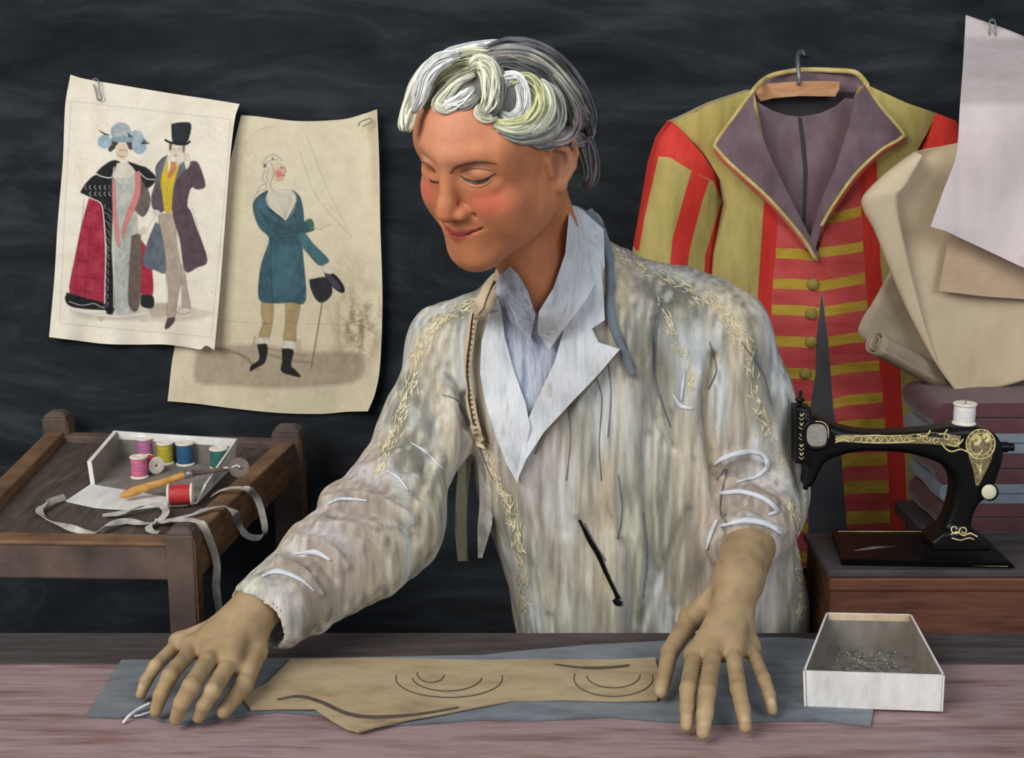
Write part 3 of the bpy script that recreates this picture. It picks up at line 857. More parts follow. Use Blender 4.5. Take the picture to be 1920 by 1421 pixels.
L1 = TR([(122, 932, .003), (96, 940, .006), (74, 955, .004), (86, 972, .002), (118, 984, .004), (140, 992, .007), (165, 998, .003), (188, 996, .002), (203, 985, .006), (235, 977, .003), (268, 981, .005), (300, 978, .003), (335, 975, .006), (364, 976, .0205)])
S1 = [yd + zd * .4, yd + zd * .3, xd + yd * .3, yd - zd * .5, yd + xd * .2, yd + zd * .6, yd + zd * .2, yd - zd * .5 + xd * .4, yd - xd * .4, yd + zd * .5, yd, yd - zd * .3, yd, yd + xd * .3]
hang = [(384, 998, 0), (400, 1030, 0), (407, 1062, 0), (405, 1098, 0), (409, 1130, 0), (412, 1146, 0)]
HY = FR[1] + .04
pr = [PZ(381, 986, RZ + .005)] + [P(x, y, HY) for x, y, _ in hang[1:]]
ribbon3d(mb, L1 + pr, .0105, S1 + [xd + yd * .5, xd - zd * .15, xd - yd * .25, xd + yd * .3, xd - yd * .2, xd])
L2 = TR([(300, 980, .006), (330, 972, .005), (362, 964, .012)]) + [PZ(392, 953, RZ + .002), PZ(424, 950, RZ + .006), PZ(441, 963, RZ + .002), P(449, 985, 1.86), P(462, 1003, 1.86), P(482, 1008, 1.87), P(496, 995, 1.88), P(492, 965, 1.90), P(482, 935, 1.92), PZ(466, 918, RZ + .004), PZ(440, 914, RZ + .008), PZ(415, 919, RZ + .002), PZ(397, 929, tz + .004)]
S2 = [yd, yd, yd + xd * .2, yd + xd * .3, yd - zd * .4, xd * .6 + yd, yd + xd * .5, yd * .6 + zd * .7, yd + zd * .6, xd * .4 + yd * .7, xd * .8 + yd * .5, xd * .8 + yd * .5, xd * .5 + yd, yd + xd * .2, yd, yd]
ribbon3d(mb, L2, .0105, S2)
L3 = TR([(192, 966, .003), (225, 962, .004), (262, 950, .008), (295, 945, .009), (311, 957, .006), (303, 972, .005), (280, 986, .003), (284, 996, .004), (298, 998, .003)])
ribbon3d(mb, L3, .010, [yd, yd + zd * .3, yd - zd * .4, yd + zd * .2, xd, xd + yd, yd, yd + xd * .4, yd])
mb.build('tape', M['tape'], t, smooth=False)
tp = pr[-1]
MB().box(tp - (.0056, .0012, .011), tp + (.0056, .0012, .002)).build('tip', M['tape_tip'], t, bevel=.0006)

# ================================================================== fashion plates (prints drawn into the paper's colour)
class Painter:
    def __init__(s, x0, y0, x1, y1, res, base, seed=3):
        s.x0, s.y0, s.res = x0, y0, res
        s.nx = int((x1 - x0) / res) + 1; s.ny = int((y1 - y0) / res) + 1
        s.X, s.Y = np.meshgrid(x0 + np.arange(s.nx) * res, y0 + np.arange(s.ny) * res)
        s.g = np.random.default_rng(seed)
        s.C = np.ones((s.ny, s.nx, 3)) * lin(base)
    def noise(s, cell, cell_y=None):
        cy = cell_y or cell
        a = s.g.random((int(s.ny * s.res / cy) + 3, int(s.nx * s.res / cell) + 3))
        u = np.arange(s.nx) * s.res / cell; v = np.arange(s.ny) * s.res / cy
        i = u.astype(int); j = v.astype(int); fu = (u - i)[None]; fv = (v - j)[:, None]
        fu = fu * fu * (3 - 2 * fu); fv = fv * fv * (3 - 2 * fv)
        A = a[np.ix_(j, i)]; Bq = a[np.ix_(j, i + 1)]; Cq = a[np.ix_(j + 1, i)]; D = a[np.ix_(j + 1, i + 1)]
        return (A * (1 - fu) + Bq * fu) * (1 - fv) + (Cq * (1 - fu) + D * fu) * fv
    def blend(s, m, col, sl=None):
        c = lin(col) if not isinstance(col, np.ndarray) else col
        T = s.C if sl is None else s.C[sl]
        T += (c - T) * m[..., None]
    def box(s, pts, pad):
        p = np.asarray(pts)
        i0 = max(0, int((p[:, 0].min() - pad - s.x0) / s.res)); i1 = min(s.nx, int((p[:, 0].max() + pad - s.x0) / s.res) + 2)
        j0 = max(0, int((p[:, 1].min() - pad - s.y0) / s.res)); j1 = min(s.ny, int((p[:, 1].max() + pad - s.y0) / s.res) + 2)
        return np.s_[j0:j1, i0:i1]
    def poly(s, pts, col, a=1.0, soft=1.0, mottle=0.25, smooth=True):
        if smooth: pts = catmull(list(pts) + [pts[0]], 4)[:-1]
        sl = s.box(pts, 4 + soft * 2)
        X = s.X[sl]; Y = s.Y[sl]
        if X.size == 0: return
        d = polydist(X, Y, pts); d = np.where(inpoly(X, Y, pts), -d, d)
        m = np.clip(0.5 - d / (2 * soft), 0, 1) * a
        n = s.noise(7, 10)[sl] * .6 + s.noise(2.4)[sl] * .4
        c = lin(col) * (1 + mottle * (n[..., None] - .5) * 2)
        s.C[sl] += (c - s.C[sl]) * m[..., None]
        if smooth and a > .8: s.stroke(list(pts) + [pts[0]], 1.0, '#4f463f', .38, smooth=False)
    def ell(s, cx, cy, rx, ry, col, a=1.0, rot=0, soft=1.0, mottle=.25):
        t = np.linspace(0, 6.2832, 22)[:-1]; c, q = math.cos(rot), math.sin(rot)
        s.poly([(cx + rx * math.cos(k) * c - ry * math.sin(k) * q, cy + rx * math.cos(k) * q + ry * math.sin(k) * c) for k in t], col, a, soft, mottle, smooth=False)
    def stroke(s, pts, w, col, a=1.0, smooth=True):
        if smooth and len(pts) > 2: pts = catmull(pts, 5)
        sl = s.box(pts, w + 2)
        if s.X[sl].size == 0: return
        d = polydist(s.X[sl], s.Y[sl], pts, closed=False)
        m = np.clip((w / 2 + .5 - d), 0, 1) * a
        s.C[sl] += (lin(col) - s.C[sl]) * m[..., None]
    def sample(s, x, y):
        i = np.clip(((x - s.x0) / s.res), 0, s.nx - 1.001); j = np.clip(((y - s.y0) / s.res), 0, s.ny - 1.001)
        i0 = i.astype(int); j0 = j.astype(int); u = (i - i0)[:, None]; v = (j - j0)[:, None]
        C = s.C
        return (C[j0, i0] * (1 - u) + C[j0, i0 + 1] * u) * (1 - v) + (C[j0 + 1, i0] * (1 - u) + C[j0 + 1, i0 + 1] * u) * v

def coons(top, right, bottom, left, nu, nv):
    """px grid spanned by four edge curves: top and bottom left->right, left and right top->bottom"""
    def rs(c, n):
        c = catmull(c, 10); L = np.r_[0, np.cumsum(np.linalg.norm(np.diff(c, axis=0), axis=1))]
        return np.stack([np.interp(np.linspace(0, L[-1], n), L, c[:, k]) for k in (0, 1)], 1)
    T, Bm, Lf, Rg = rs(top, nu), rs(bottom, nu), rs(left, nv), rs(right, nv)
    u = np.linspace(0, 1, nu)[None, :, None]; v = np.linspace(0, 1, nv)[:, None, None]
    S = (1 - v) * T[None] + v * Bm[None] + (1 - u) * Lf[:, None] + u * Rg[:, None]
    S -= (1 - u) * (1 - v) * T[0] + u * (1 - v) * T[-1] + (1 - u) * v * Bm[0] + u * v * Bm[-1]
    return S

def sheet(name, G, Y, m, thick=.0008, cols=None, label=None, cat=None, parent=None):
    """paper from a px grid G (nv,nu,2) standing at world depth Y (nv,nu)"""
    nv, nu = G.shape[:2]
    fr = PN(G[..., 0].ravel(), G[..., 1].ravel(), Y.ravel())
    N = len(fr)
    bk = fr + np.array([0, thick, 0])
    i = np.arange(N).reshape(nv, nu)
    q = np.stack([i[:-1, :-1], i[1:, :-1], i[1:, 1:], i[:-1, 1:]], -1).reshape(-1, 4)
    rim = np.r_[i[0, :], i[1:, -1], i[-1, -2::-1], i[-2:0:-1, 0]]
    r2 = np.roll(rim, -1)
    sd = np.stack([rim, r2, r2 + N, rim + N], 1)
    F4 = np.vstack([q, (q + N)[:, ::-1], sd])
    c = np.vstack([cols, cols]) if cols is not None else None
    o = obj(name, np.vstack([fr, bk]), F4, m, parent, cols=c, sharp=60)
    tag(o, label, cat)
    return o

def aged(p, tone, edges):
    n = p.noise(60) * .5 + p.noise(22) * .3 + p.noise(7) * .2
    p.blend(np.clip((n - .5) * 2.2, 0, 1) * .5, tone)
    n2 = p.noise(34, 60) * .6 + p.noise(3) * .4
    p.blend(np.clip((n2 - .62) * 3, 0, 1) * .45, edges)
    sp = p.noise(2.2)
    p.blend(np.clip((sp - .93) * 12, 0, 1) * .4, '#8a7a60')

# ---- plate 1 : lady in a red plaid cape and gentleman in a plum coat
p = Painter(85, 130, 460, 665, .8, '#f3ebd9', 5)
aged(p, '#e6d9b9', '#d6c9ac')
Z = lambda pts: [(x / 2.5825 + 60, y / 2.5825 + 120) for x, y in pts]
def po(pts, col, **k): p.poly(Z(pts), col, **k)
def st(pts, w, col, **k): p.stroke(Z(pts), w, col, **k)
def el(cx, cy, rx, ry, col, **k): p.ell(cx / 2.5825 + 60, cy / 2.5825 + 120, rx / 2.5825, ry / 2.5825, col, **k)
for a in ([(190, 180), (960, 268)], [(960, 268), (940, 560), (868, 1322)], [(868, 1322), (500, 1290), (135, 1255)], [(135, 1255), (160, 700), (190, 180)]): st(a, 1.2, '#a49a8c', a=.55)
po([(185, 1215), (400, 1190), (570, 1150), (850, 1195), (845, 1225), (690, 1250), (560, 1245), (300, 1240)], '#b5a48d', a=.45, soft=3)
po([(560, 1165), (660, 1160), (660, 1215), (580, 1225)], '#9a8a78', a=.55, soft=3)
# lady
po([(275, 650), (335, 665), (352, 800), (360, 1152), (270, 1135), (182, 1108), (205, 950), (240, 780)], '#a83246', mottle=.3)
for x in (215, 262, 305, 342): st([(x + 38, 655), (x + 12, 900), (x - 8, 1140)], 1.6, '#6e2030', a=.55)
for y in (700, 780, 862, 945, 1020, 1090): st([(200 + (1100 - y) * .14, y + 6), (280, y + 14), (352, y + 26)], 1.5, '#5f1e2b', a=.6)
for x, y in ((290, 740), (250, 890), (330, 830), (230, 1000), (310, 980), (290, 1080)): el(x, y, 18, 30, '#c4526a', a=.4, soft=4)
po([(528, 850), (560, 900), (582, 1000), (584, 1118), (525, 1110), (518, 960)], '#ad3144', mottle=.3)
for y in (900, 960, 1020, 1075): st([(522, y), (580, y + 10)], 1.3, '#64202c', a=.6)
po([(525, 1118), (585, 1122), (586, 1180), (530, 1172)], '#2c2a2b')
po([(168, 1105), (260, 1132), (360, 1156), (395, 1160), (430, 1190), (300, 1190), (190, 1175), (160, 1140)], '#262526', mottle=.4)
st([(180, 1150), (240, 1168), (300, 1160), (340, 1178), (400, 1175)], 1.5, '#c9c7c2', a=.7)
po([(395, 560), (500, 520), (520, 570), (500, 650), (510, 760), (520, 900), (515, 1170), (470, 1205), (400, 1195), (392, 1000), (392, 700)], '#c2c3b9', mottle=.22)
po([(400, 700), (440, 690), (480, 760), (470, 1000), (460, 1180), (405, 1180)], '#aeb2aa', a=.7, soft=3)
for k in range(26): st([(405 + 95 * random.random(), 700 + 470 * random.random()) for _ in range(1)] * 1 + [(405 + 90 * random.random(), 720 + 440 * random.random())], 0.8, '#8d9088', a=.18)
for k in range(9): st([(400 + k * 11, 560 + (k % 3) * 9), (412 + k * 9, 590), (402 + k * 11, 625)], 1.0, '#8f8f88', a=.5)
for k in range(8): st([(418 + 10 * math.sin(k), 720 + k * 58), (440 + 8 * math.cos(k * 2), 745 + k * 58), (430, 770 + k * 58)], 1.4, '#dcdcd2', a=.7)
po([(490, 700), (540, 740), (575, 660), (540, 560), (510, 600)], '#6f6560', mottle=.3)
po([(482, 830), (528, 850), (520, 1170), (468, 1168), (470, 1000)], '#6f6059', mottle=.3)
po([(320, 560), (388, 548), (392, 700), (386, 900), (400, 1185), (352, 1180), (362, 900), (340, 700)], '#222223', mottle=.5)
po([(232, 622), (262, 575), (312, 535), (392, 540), (390, 620), (340, 668), (290, 650)], '#252526', mottle=.5)
for k in range(20): x_, y_ = 262 + (k * 47 % 118), 588 + (k * 31 % 62); st([(x_, y_), (x_ - 5, y_ + 10), (x_ + 3, y_ + 20)], 1.1, '#b9b9b5', a=.5)
for k in range(26): st([(352 + (k * 17 % 34), 680 + k * 19), (356 + (k * 29 % 30), 700 + k * 19)], 1.2, '#a9a9a6', a=.6)
po([(308, 528), (345, 492), (395, 465), (430, 480), (400, 520), (388, 545), (340, 540)], '#2b2a2b', mottle=.4)
po([(462, 470), (520, 490), (560, 505), (602, 555), (560, 602), (528, 560), (490, 520)], '#2b2a2b', mottle=.4)
st([(308, 530), (340, 545), (386, 548), (398, 500)], 1.8, '#e9e6dd', a=.9)
st([(232, 625), (290, 652), (330, 672), (345, 720), (356, 900), (352, 1160)], 1.8, '#e6e2d8', a=.9)
st([(392, 548), (394, 800), (396, 1180)], 1.4, '#e6e2d8', a=.8)
st([(520, 525), (555, 555), (600, 560)], 1.6, '#e6e2d8', a=.8)
po([(388, 545), (402, 590), (408, 700), (426, 868), (412, 872), (394, 760), (388, 640)], '#d98a86', mottle=.15)
po([(500, 522), (525, 528), (522, 640), (490, 720), (462, 780), (445, 845), (436, 800), (470, 690), (496, 620)], '#d98782', mottle=.15)
po([(412, 480), (462, 480), (500, 520), (480, 550), (430, 555), (398, 535)], '#e0d6c4', mottle=.1)
el(437, 425, 30, 42, '#e0cdb2', mottle=.08)
el(418, 440, 8, 9, '#d9a58f', a=.6, soft=2)
st([(428, 446), (437, 450), (444, 446)], 1.6, '#a85b50')
st([(424, 418), (432, 416)], 1.4, '#5c4a40'); st([(444, 416), (453, 418)], 1.4, '#5c4a40'); st([(441, 420), (440, 436)], .9, '#b08a70')
for cx, cy, r in ((385, 398, 20), (400, 380, 18), (482, 398, 18), (470, 382, 14), (380, 416, 10)): el(cx, cy, r, r, '#4a413d', mottle=.4)
el(430, 330, 50, 48, '#a7b2b5', mottle=.25); el(352, 376, 34, 34, '#9db6c1', mottle=.25); el(520, 392, 36, 46, '#9fb4bf', mottle=.25); el(505, 350, 34, 30, '#a9bac0'); el(440, 365, 60, 16, '#90a2aa')
for k in range(40):
    a_ = random.uniform(0, 6.28); cx, cy = random.choice([(430, 330), (352, 376), (520, 385)])
    st([(cx, cy), (cx + 44 * math.cos(a_), cy + 40 * math.sin(a_))], .8, random.choice(['#d7dcd9', '#7f949c', '#6f7d82']), a=.4)
for bx, by, dx in ((365, 335, -28), (470, 345, 6), (530, 378, 26)):
    for k in range(8): st([(bx + k * 1.5, by + 8), (bx + dx + k * 4 - 14, by - 14 + k * 3)], 1.2, '#23262a', a=.85)
st([(185, 1192), (260, 1210), (350, 1218), (450, 1222), (560, 1205)], 5, '#d9d6cb', a=.9)
st([(185, 1200), (300, 1222), (440, 1232), (555, 1215)], 1.0, '#8f8a80', a=.7)
po([(500, 1225), (545, 1228), (560, 1248), (520, 1240)], '#d8cbb8'); po([(320, 1226), (350, 1226), (335, 1246)], '#cdbba8')
st([(528, 800), (520, 860), (468, 970)], 3, '#6f6a66', a=.8)
el(538, 805, 14, 22, '#dac9b4', rot=.5, mottle=.1)
# gentleman
po([(612, 725), (690, 735), (700, 850), (722, 1010), (706, 1130), (690, 1232), (655, 1232), (660, 1120), (645, 1000), (618, 860)], '#b3a392', mottle=.2)
po([(690, 930), (735, 990), (752, 1080), (768, 1185), (728, 1202), (722, 1080)], '#b7a898', mottle=.2)
po([(598, 765), (625, 800), (650, 1000), (600, 1000), (538, 965), (560, 860)], '#646e76', mottle=.35)
po([(655, 440), (640, 470), (630, 560), (645, 690), (620, 720), (585, 700), (578, 640), (600, 560), (598, 500), (625, 460)], '#5f5560', mottle=.3)
po([(735, 480), (790, 470), (815, 500), (840, 590), (800, 608), (770, 600), (752, 680), (772, 720), (800, 800), (850, 950), (800, 985), (740, 1002), (715, 850), (684, 745), (676, 660), (695, 560)], '#5d4d52', mottle=.3)
for k in range(7): st([(706 + k * 12, 700), (735 + k * 14, 850), (748 + k * 15, 970)], 1.3, '#4a3c42', a=.45)
st([(770, 600), (775, 560), (752, 520)], 1.4, '#3a3034', a=.8)
po([(735, 470), (752, 500), (700, 560), (680, 650), (676, 600), (692, 540), (715, 490)], '#6c7480', mottle=.2)
po([(640, 455), (655, 445), (632, 520), (622, 590), (600, 520)], '#6a7078', mottle=.2)
po([(655, 460), (690, 475), (718, 462), (705, 520), (684, 600), (674, 712), (655, 720), (640, 705), (632, 640), (622, 565), (640, 500)], '#d8b83c', mottle=.2)
for y in (600, 640, 680): el(655, y, 2.5, 2.5, '#7a6420')
po([(672, 478), (698, 482), (690, 520), (664, 555), (658, 540), (672, 510)], '#cf8358', mottle=.2)
po([(655, 452), (668, 448), (672, 490), (660, 520)], '#ece6d6', mottle=.1); po([(700, 450), (722, 455), (700, 500)], '#e8e0cc', mottle=.1)
el(700, 418, 30, 40, '#e6d8c2', mottle=.08)
st([(682, 412), (692, 411)], 1.3, '#6b5c50'); st([(708, 412), (718, 413)], 1.3, '#6b5c50'); st([(698, 418), (696, 434)], .9, '#b39c86'); st([(688, 444), (702, 445)], 1.3, '#9d7468')
po([(666, 384), (678, 384), (672, 420), (664, 410)], '#6e6256'); po([(728, 388), (742, 392), (738, 430), (728, 420)], '#8a7c6c')
po([(728, 440), (752, 436), (766, 480), (748, 510), (738, 480)], '#e6dccb', mottle=.1); st([(740, 440), (748, 470)], 1, '#8f8276', a=.7)
po([(674, 290), (722, 282), (771, 292), (752, 380), (712, 386), (680, 376)], '#2c3034', mottle=.3)
for k in range(6): st([(690 + k * 12, 296), (692 + k * 10, 370)], 1.2, '#4d5356', a=.5)
st([(646, 368), (665, 378), (705, 388), (745, 388), (764, 376)], 4.2, '#24272b')
el(600, 722, 20, 16, '#e4dbcc', mottle=.1); st([(590, 715), (610, 730)], .9, '#8a7d70', a=.8)
st([(602, 735), (575, 770), (548, 820)], 3.4, '#dcd2c2', a=.9)
po([(655, 1232), (690, 1226), (688, 1250), (660, 1280), (642, 1278)], '#5c474c'); po([(700, 1198), (735, 1180), (764, 1186), (760, 1204), (715, 1212)], '#d8cfc0', mottle=.1); st([(700, 1205), (730, 1212), (765, 1202)], 1, '#7d7368')
st([(612, 726), (645, 1000), (655, 1230)], 1, '#857668', a=.6); st([(690, 740), (722, 1000), (690, 1230)], 1, '#7d6e62', a=.6)

G = coons([(132, 140), (160, 148), (230, 160), (320, 175), (400, 187), (449, 195)], [(449, 195), (440, 225), (431, 300), (424, 390), (418, 470), (411, 560), (402, 656)],
          [(92, 632), (140, 638), (200, 645), (260, 646), (310, 646), (350, 651), (375, 655), (386, 648), (402, 656)], [(132, 140), (122, 200), (118, 300), (108, 420), (102, 520), (92, 632)], 400, 600)
u = np.linspace(0, 1, 400)[None]; v = np.linspace(0, 1, 600)[:, None]
Yd = WALLY - .012 - .007 * (1 - u) * (1 - v) - .012 * u ** 6 - .006 * v ** 6 * (1 + np.sin(u * 21)) + .0015 * np.sin(u * 9 + v * 5)
sh = sheet('fashion_plate', G, Yd, M['attr_paper'], cols=p.sample(G[..., 0].ravel(), G[..., 1].ravel()), label='print of a lady in red plaid cape with gentleman in top hat on the wall', cat='print')
def clip(parent_label, path, r, name='paper_clip', label=None):
    o = obj(name, *tube(catmull(path, 6), r, 8), M['steel'])
    tag(o, label, 'paper clip', 'paper clips holding sheets')
cy_ = WALLY - .021
clip(0, [P(x, y, cy_ - .002 * (i < 5)) for i, (x, y) in enumerate([(173, 150), (180, 147), (185, 152), (187, 170), (191, 183), (188, 188), (183, 186), (180, 172), (176, 158)])], .0011, label='wire paper clip at the top left of the plaid cape print')

# ---- plate 2 : gentleman in a teal coat
p = Painter(300, 195, 725, 785, .8, '#e6dabb', 9)
aged(p, '#d6c7a2', '#c6b591')
Z2 = lambda pts: [(x / 2.367 + 300, y / 2.367 + 190) for x, y in pts]
def po(pts, col, **k): p.poly(Z2(pts), col, **k)
def st(pts, w, col, **k): p.stroke(Z2(pts), w, col, **k)
def el(cx, cy, rx, ry, col, **k): p.ell(cx / 2.367 + 300, cy / 2.367 + 190, rx / 2.367, ry / 2.367, col, **k)
m_ = np.exp(-(((p.X - 560) / 110) ** 2 + ((p.Y - 320) / 120) ** 2)); p.blend(m_ * .55, '#e9dfc6')
n = p.noise(9, 20) * .6 + p.noise(3) * .4
m_ = np.exp(-(((p.X - 672) / 45) ** 2 + ((p.Y - 610) / 75) ** 2)) * np.clip(n * 2.2 - .55, 0, 1); p.blend(m_ * .85, '#86745a')
po([(160, 1110), (300, 1085), (460, 1080), (640, 1110), (880, 1120), (890, 1235), (700, 1265), (500, 1275), (300, 1260), (160, 1245)], '#8f7a66', a=.6, soft=5, mottle=.35)
st([(240, 1095), (340, 1115), (410, 1165), (440, 1190)], 5, '#7a6858', a=.5); st([(250, 1110), (380, 1130), (410, 1190)], 2, '#6c5c4e', a=.5); st([(440, 1110), (560, 1145), (680, 1160)], 6, '#7d6b5b', a=.4); st([(450, 1090), (650, 1130)], 3, '#7d6b5b', a=.4)
for a in ([(650, 150), (740, 380), (830, 560)], [(615, 210), (700, 430), (850, 600)], [(395, 240), (380, 190), (430, 130), (500, 110)], [(260, 970), (420, 985)], [(650, 990), (860, 985)]): st(a, 1.2, '#9c8f76', a=.5)
po([(450, 890), (502, 890), (500, 985), (482, 1052), (438, 1046), (455, 985), (448, 940)], '#b29c72', mottle=.2); po([(555, 890), (622, 890), (606, 1000), (600, 1070), (548, 1058), (556, 980)], '#b29c72', mottle=.2)
st([(448, 980), (470, 990), (498, 982)], 1.2, '#7b6a4c', a=.7); st([(555, 985), (575, 975), (604, 990)], 1.2, '#7b6a4c', a=.7)
po([(436, 1046), (482, 1050), (476, 1085), (432, 1078)], '#ddd6c4', mottle=.2); po([(548, 1060), (600, 1068), (590, 1104), (544, 1096)], '#ddd6c4', mottle=.2)
for x in (418, 424): st([(x, 1042), (x - 4, 1086)], 1.1, '#8c5f4a', a=.8)
for x in (604, 612, 620): st([(x, 1056), (x + 4, 1104)], 1.1, '#8c5f4a', a=.8)
po([(430, 1078), (476, 1080), (468, 1155), (430, 1182), (400, 1198), (404, 1172), (440, 1142)], '#2c2c2d', mottle=.3); po([(540, 1096), (592, 1104), (582, 1170), (600, 1190), (626, 1222), (590, 1218), (538, 1198), (542, 1150)], '#2c2c2d', mottle=.3)
po([(500, 400), (540, 392), (590, 400), (600, 450), (560, 530), (520, 480), (470, 450)], '#ded6c2', mottle=.1)
for k in range(7): st([(520 + k * 11, 405), (535 + k * 6, 470), (556, 520)], .9, '#8d8a80', a=.5)
po([(440, 415), (480, 395), (470, 450), (540, 515), (562, 528), (600, 470), (604, 420), (585, 392), (620, 420), (634, 470), (640, 540), (632, 640), (648, 880), (580, 892), (500, 896), (438, 875), (446, 740), (478, 640), (480, 600), (440, 560), (414, 490), (415, 445)], '#43626c', mottle=.38)
po([(500, 690), (560, 640), (600, 690), (590, 850), (510, 860)], '#557a85', a=.5, soft=8)
po([(425, 440), (470, 430), (490, 500), (520, 560), (480, 560), (430, 500)], '#4f7380', a=.7, soft=3)
po([(440, 480), (520, 540), (600, 552), (650, 530), (682, 555), (672, 578), (560, 596), (500, 582)], '#3d5962', mottle=.3)
st([(470, 470), (540, 520), (562, 528), (606, 450)], 2.4, '#2b4048', a=.8)
st([(498, 600), (490, 700), (500, 890)], 1.8, '#2c454d', a=.8); st([(440, 870), (446, 740), (478, 640)], 1.3, '#2c454d', a=.7); st([(505, 612), (620, 600)], 1.5, '#2c454d', a=.7); st([(440, 765), (480, 772)], 1.3, '#2c454d', a=.6)
po([(612, 585), (640, 580), (680, 630), (748, 700), (738, 720), (705, 728), (660, 680), (630, 640)], '#4a7076', mottle=.3)
st([(632, 650), (700, 720)], 1.1, '#2c454d', a=.7)
po([(648, 525), (672, 522), (684, 550), (672, 578), (658, 560)], '#48745a', mottle=.3)
st([(680, 560), (710, 568), (730, 556), (758, 545)], 1.2, '#a89a84', a=.9)
po([(662, 790), (742, 782), (765, 850), (726, 892), (694, 882), (668, 830)], '#35353a', mottle=.3)
p.ell(775 / 2.367 + 300, 800 / 2.367 + 190, 64 / 2.367, 24 / 2.367, '#2a2a2e', rot=.85); p.ell(768 / 2.367 + 300, 800 / 2.367 + 190, 50 / 2.367, 13 / 2.367, '#4a4a50', rot=.85)
po([(716, 735), (745, 730), (772, 745), (765, 765), (730, 760)], '#ddd3bf', mottle=.1)
st([(720, 890), (696, 1040), (671, 1182)], 2.3, '#85704f')
el(522, 312, 36, 44, '#e2cdb4', mottle=.1); po([(540, 280), (556, 300), (552, 330), (544, 348), (520, 350), (530, 310)], '#dfb9a2', mottle=.1)
el(524, 320, 15, 17, '#cf5a5c', a=.75, soft=4); st([(538, 326), (552, 330)], 2, '#a84a48'); st([(534, 294), (546, 296)], 1.4, '#4c4038'); st([(553, 290), (559, 310), (550, 318)], 1, '#8f6a58')
for a in ([(450, 280), (470, 245), (510, 235), (538, 260)], [(455, 290), (480, 262), (520, 255)], [(462, 300), (452, 340), (470, 380), (430, 400), (412, 428)], [(480, 290), (470, 340), (490, 370)], [(490, 270), (500, 320), (484, 370), (505, 400)], [(470, 360), (440, 376), (424, 410)]):
    st(a, 4.5, '#ded4bf', a=.8); st([(x + 4, y + 3) for x, y in a], 1.1, '#5f5a52', a=.7)
el(466, 286, 7, 9, '#3a3834', a=.8); el(500, 255, 5, 8, '#8f8672')
po([(925, 60), (965, 55), (965, 400), (940, 300)], '#a2957a', a=.35, soft=6)
G = coons([(452, 216), (480, 218), (560, 227), (640, 224), (680, 214), (707, 205)], [(707, 205), (711, 300), (713, 420), (717, 560), (713, 680), (704, 735), (690, 771)],
          [(314, 752), (370, 757), (440, 766), (520, 774), (600, 776), (650, 772), (690, 771)], [(452, 216), (424, 330), (380, 480), (330, 640), (314, 752)], 460, 640)
u = np.linspace(0, 1, 460)[None]; v = np.linspace(0, 1, 640)[:, None]
Yd = WALLY - .003 - .0055 * (1 - np.abs(2 * u - 1)) * .3 - .02 * np.clip((u - .8) / .2, 0, 1) ** 2 - .004 * v ** 5 - .001 * (1 + np.sin(u * 8 + v * 3)) * u
sheet('fashion_plate', G, Yd, M['attr_paper'], cols=p.sample(G[..., 0].ravel(), G[..., 1].ravel()), label='print of a gentleman in teal coat holding hat and cane on the wall', cat='print')
clip(0, [P(x, y, WALLY - .030) for x, y in [(672, 236), (675, 229), (684, 225), (694, 222), (697, 227), (690, 232), (680, 237)]], .0010, label='wire paper clip at the top right of the teal coat print')

# ================================================================== loose papers at the right
def ygrid(G, fn): return fn(G[..., 0], G[..., 1])
G = coons([(1811, 28), (1840, 38), (1880, 52), (1930, 72), (1985, 96)], [(1985, 96), (1990, 250), (1985, 400), (1975, 524)], [(1745, 425), (1775, 434), (1800, 446), (1860, 474), (1920, 502), (1975, 524)],
          [(1811, 28), (1806, 120), (1800, 200), (1793, 290), (1768, 360), (1745, 425)], 40, 60)
yA = lambda x, y: np.interp(y, [20, 70, 130, 195, 240, 330, 430, 530], [2.285, 2.25, 2.08, 1.925, 1.903, 1.895, 1.885, 1.88]) + .004 * np.sin(x / 37 + y / 60) - .010 * np.clip((1800 - x) / 55, 0, 1)
sheet('pattern_paper', G, ygrid(G, yA), M['paper_lilac'], .0009, label='pale lilac white sheet hanging in front at the right edge', cat='paper')
clip(0, [P(x, y, 2.255) for x, y in [(1862, 74), (1856, 72), (1855, 55), (1856, 40), (1861, 36), (1866, 42), (1866, 60), (1867, 70)]], .0014, label='wire paper clip at the top of the pale lilac sheet')
tag(obj('wall_nail', *tube([P(1861, 38, WALLY + .01), P(1861, 38, 2.245)], [.0022, .0022], 8), M['steel']), 'small nail in the wall holding the right paper clip', 'nail')
# tan paper
G = coons([(1800, 345), (1860, 350), (1985, 355)], [(1985, 355), (1985, 450), (1983, 568)], [(1760, 545), (1790, 549), (1850, 556), (1920, 561), (1983, 568)], [(1800, 345), (1780, 440), (1760, 545)], 20, 20)
sheet('pattern_paper', G, ygrid(G, lambda x, y: 1.921 + .0 * x), M['paper_tan'], .0009, label='small tan paper piece peeking out under the pale lilac sheet', cat='paper')
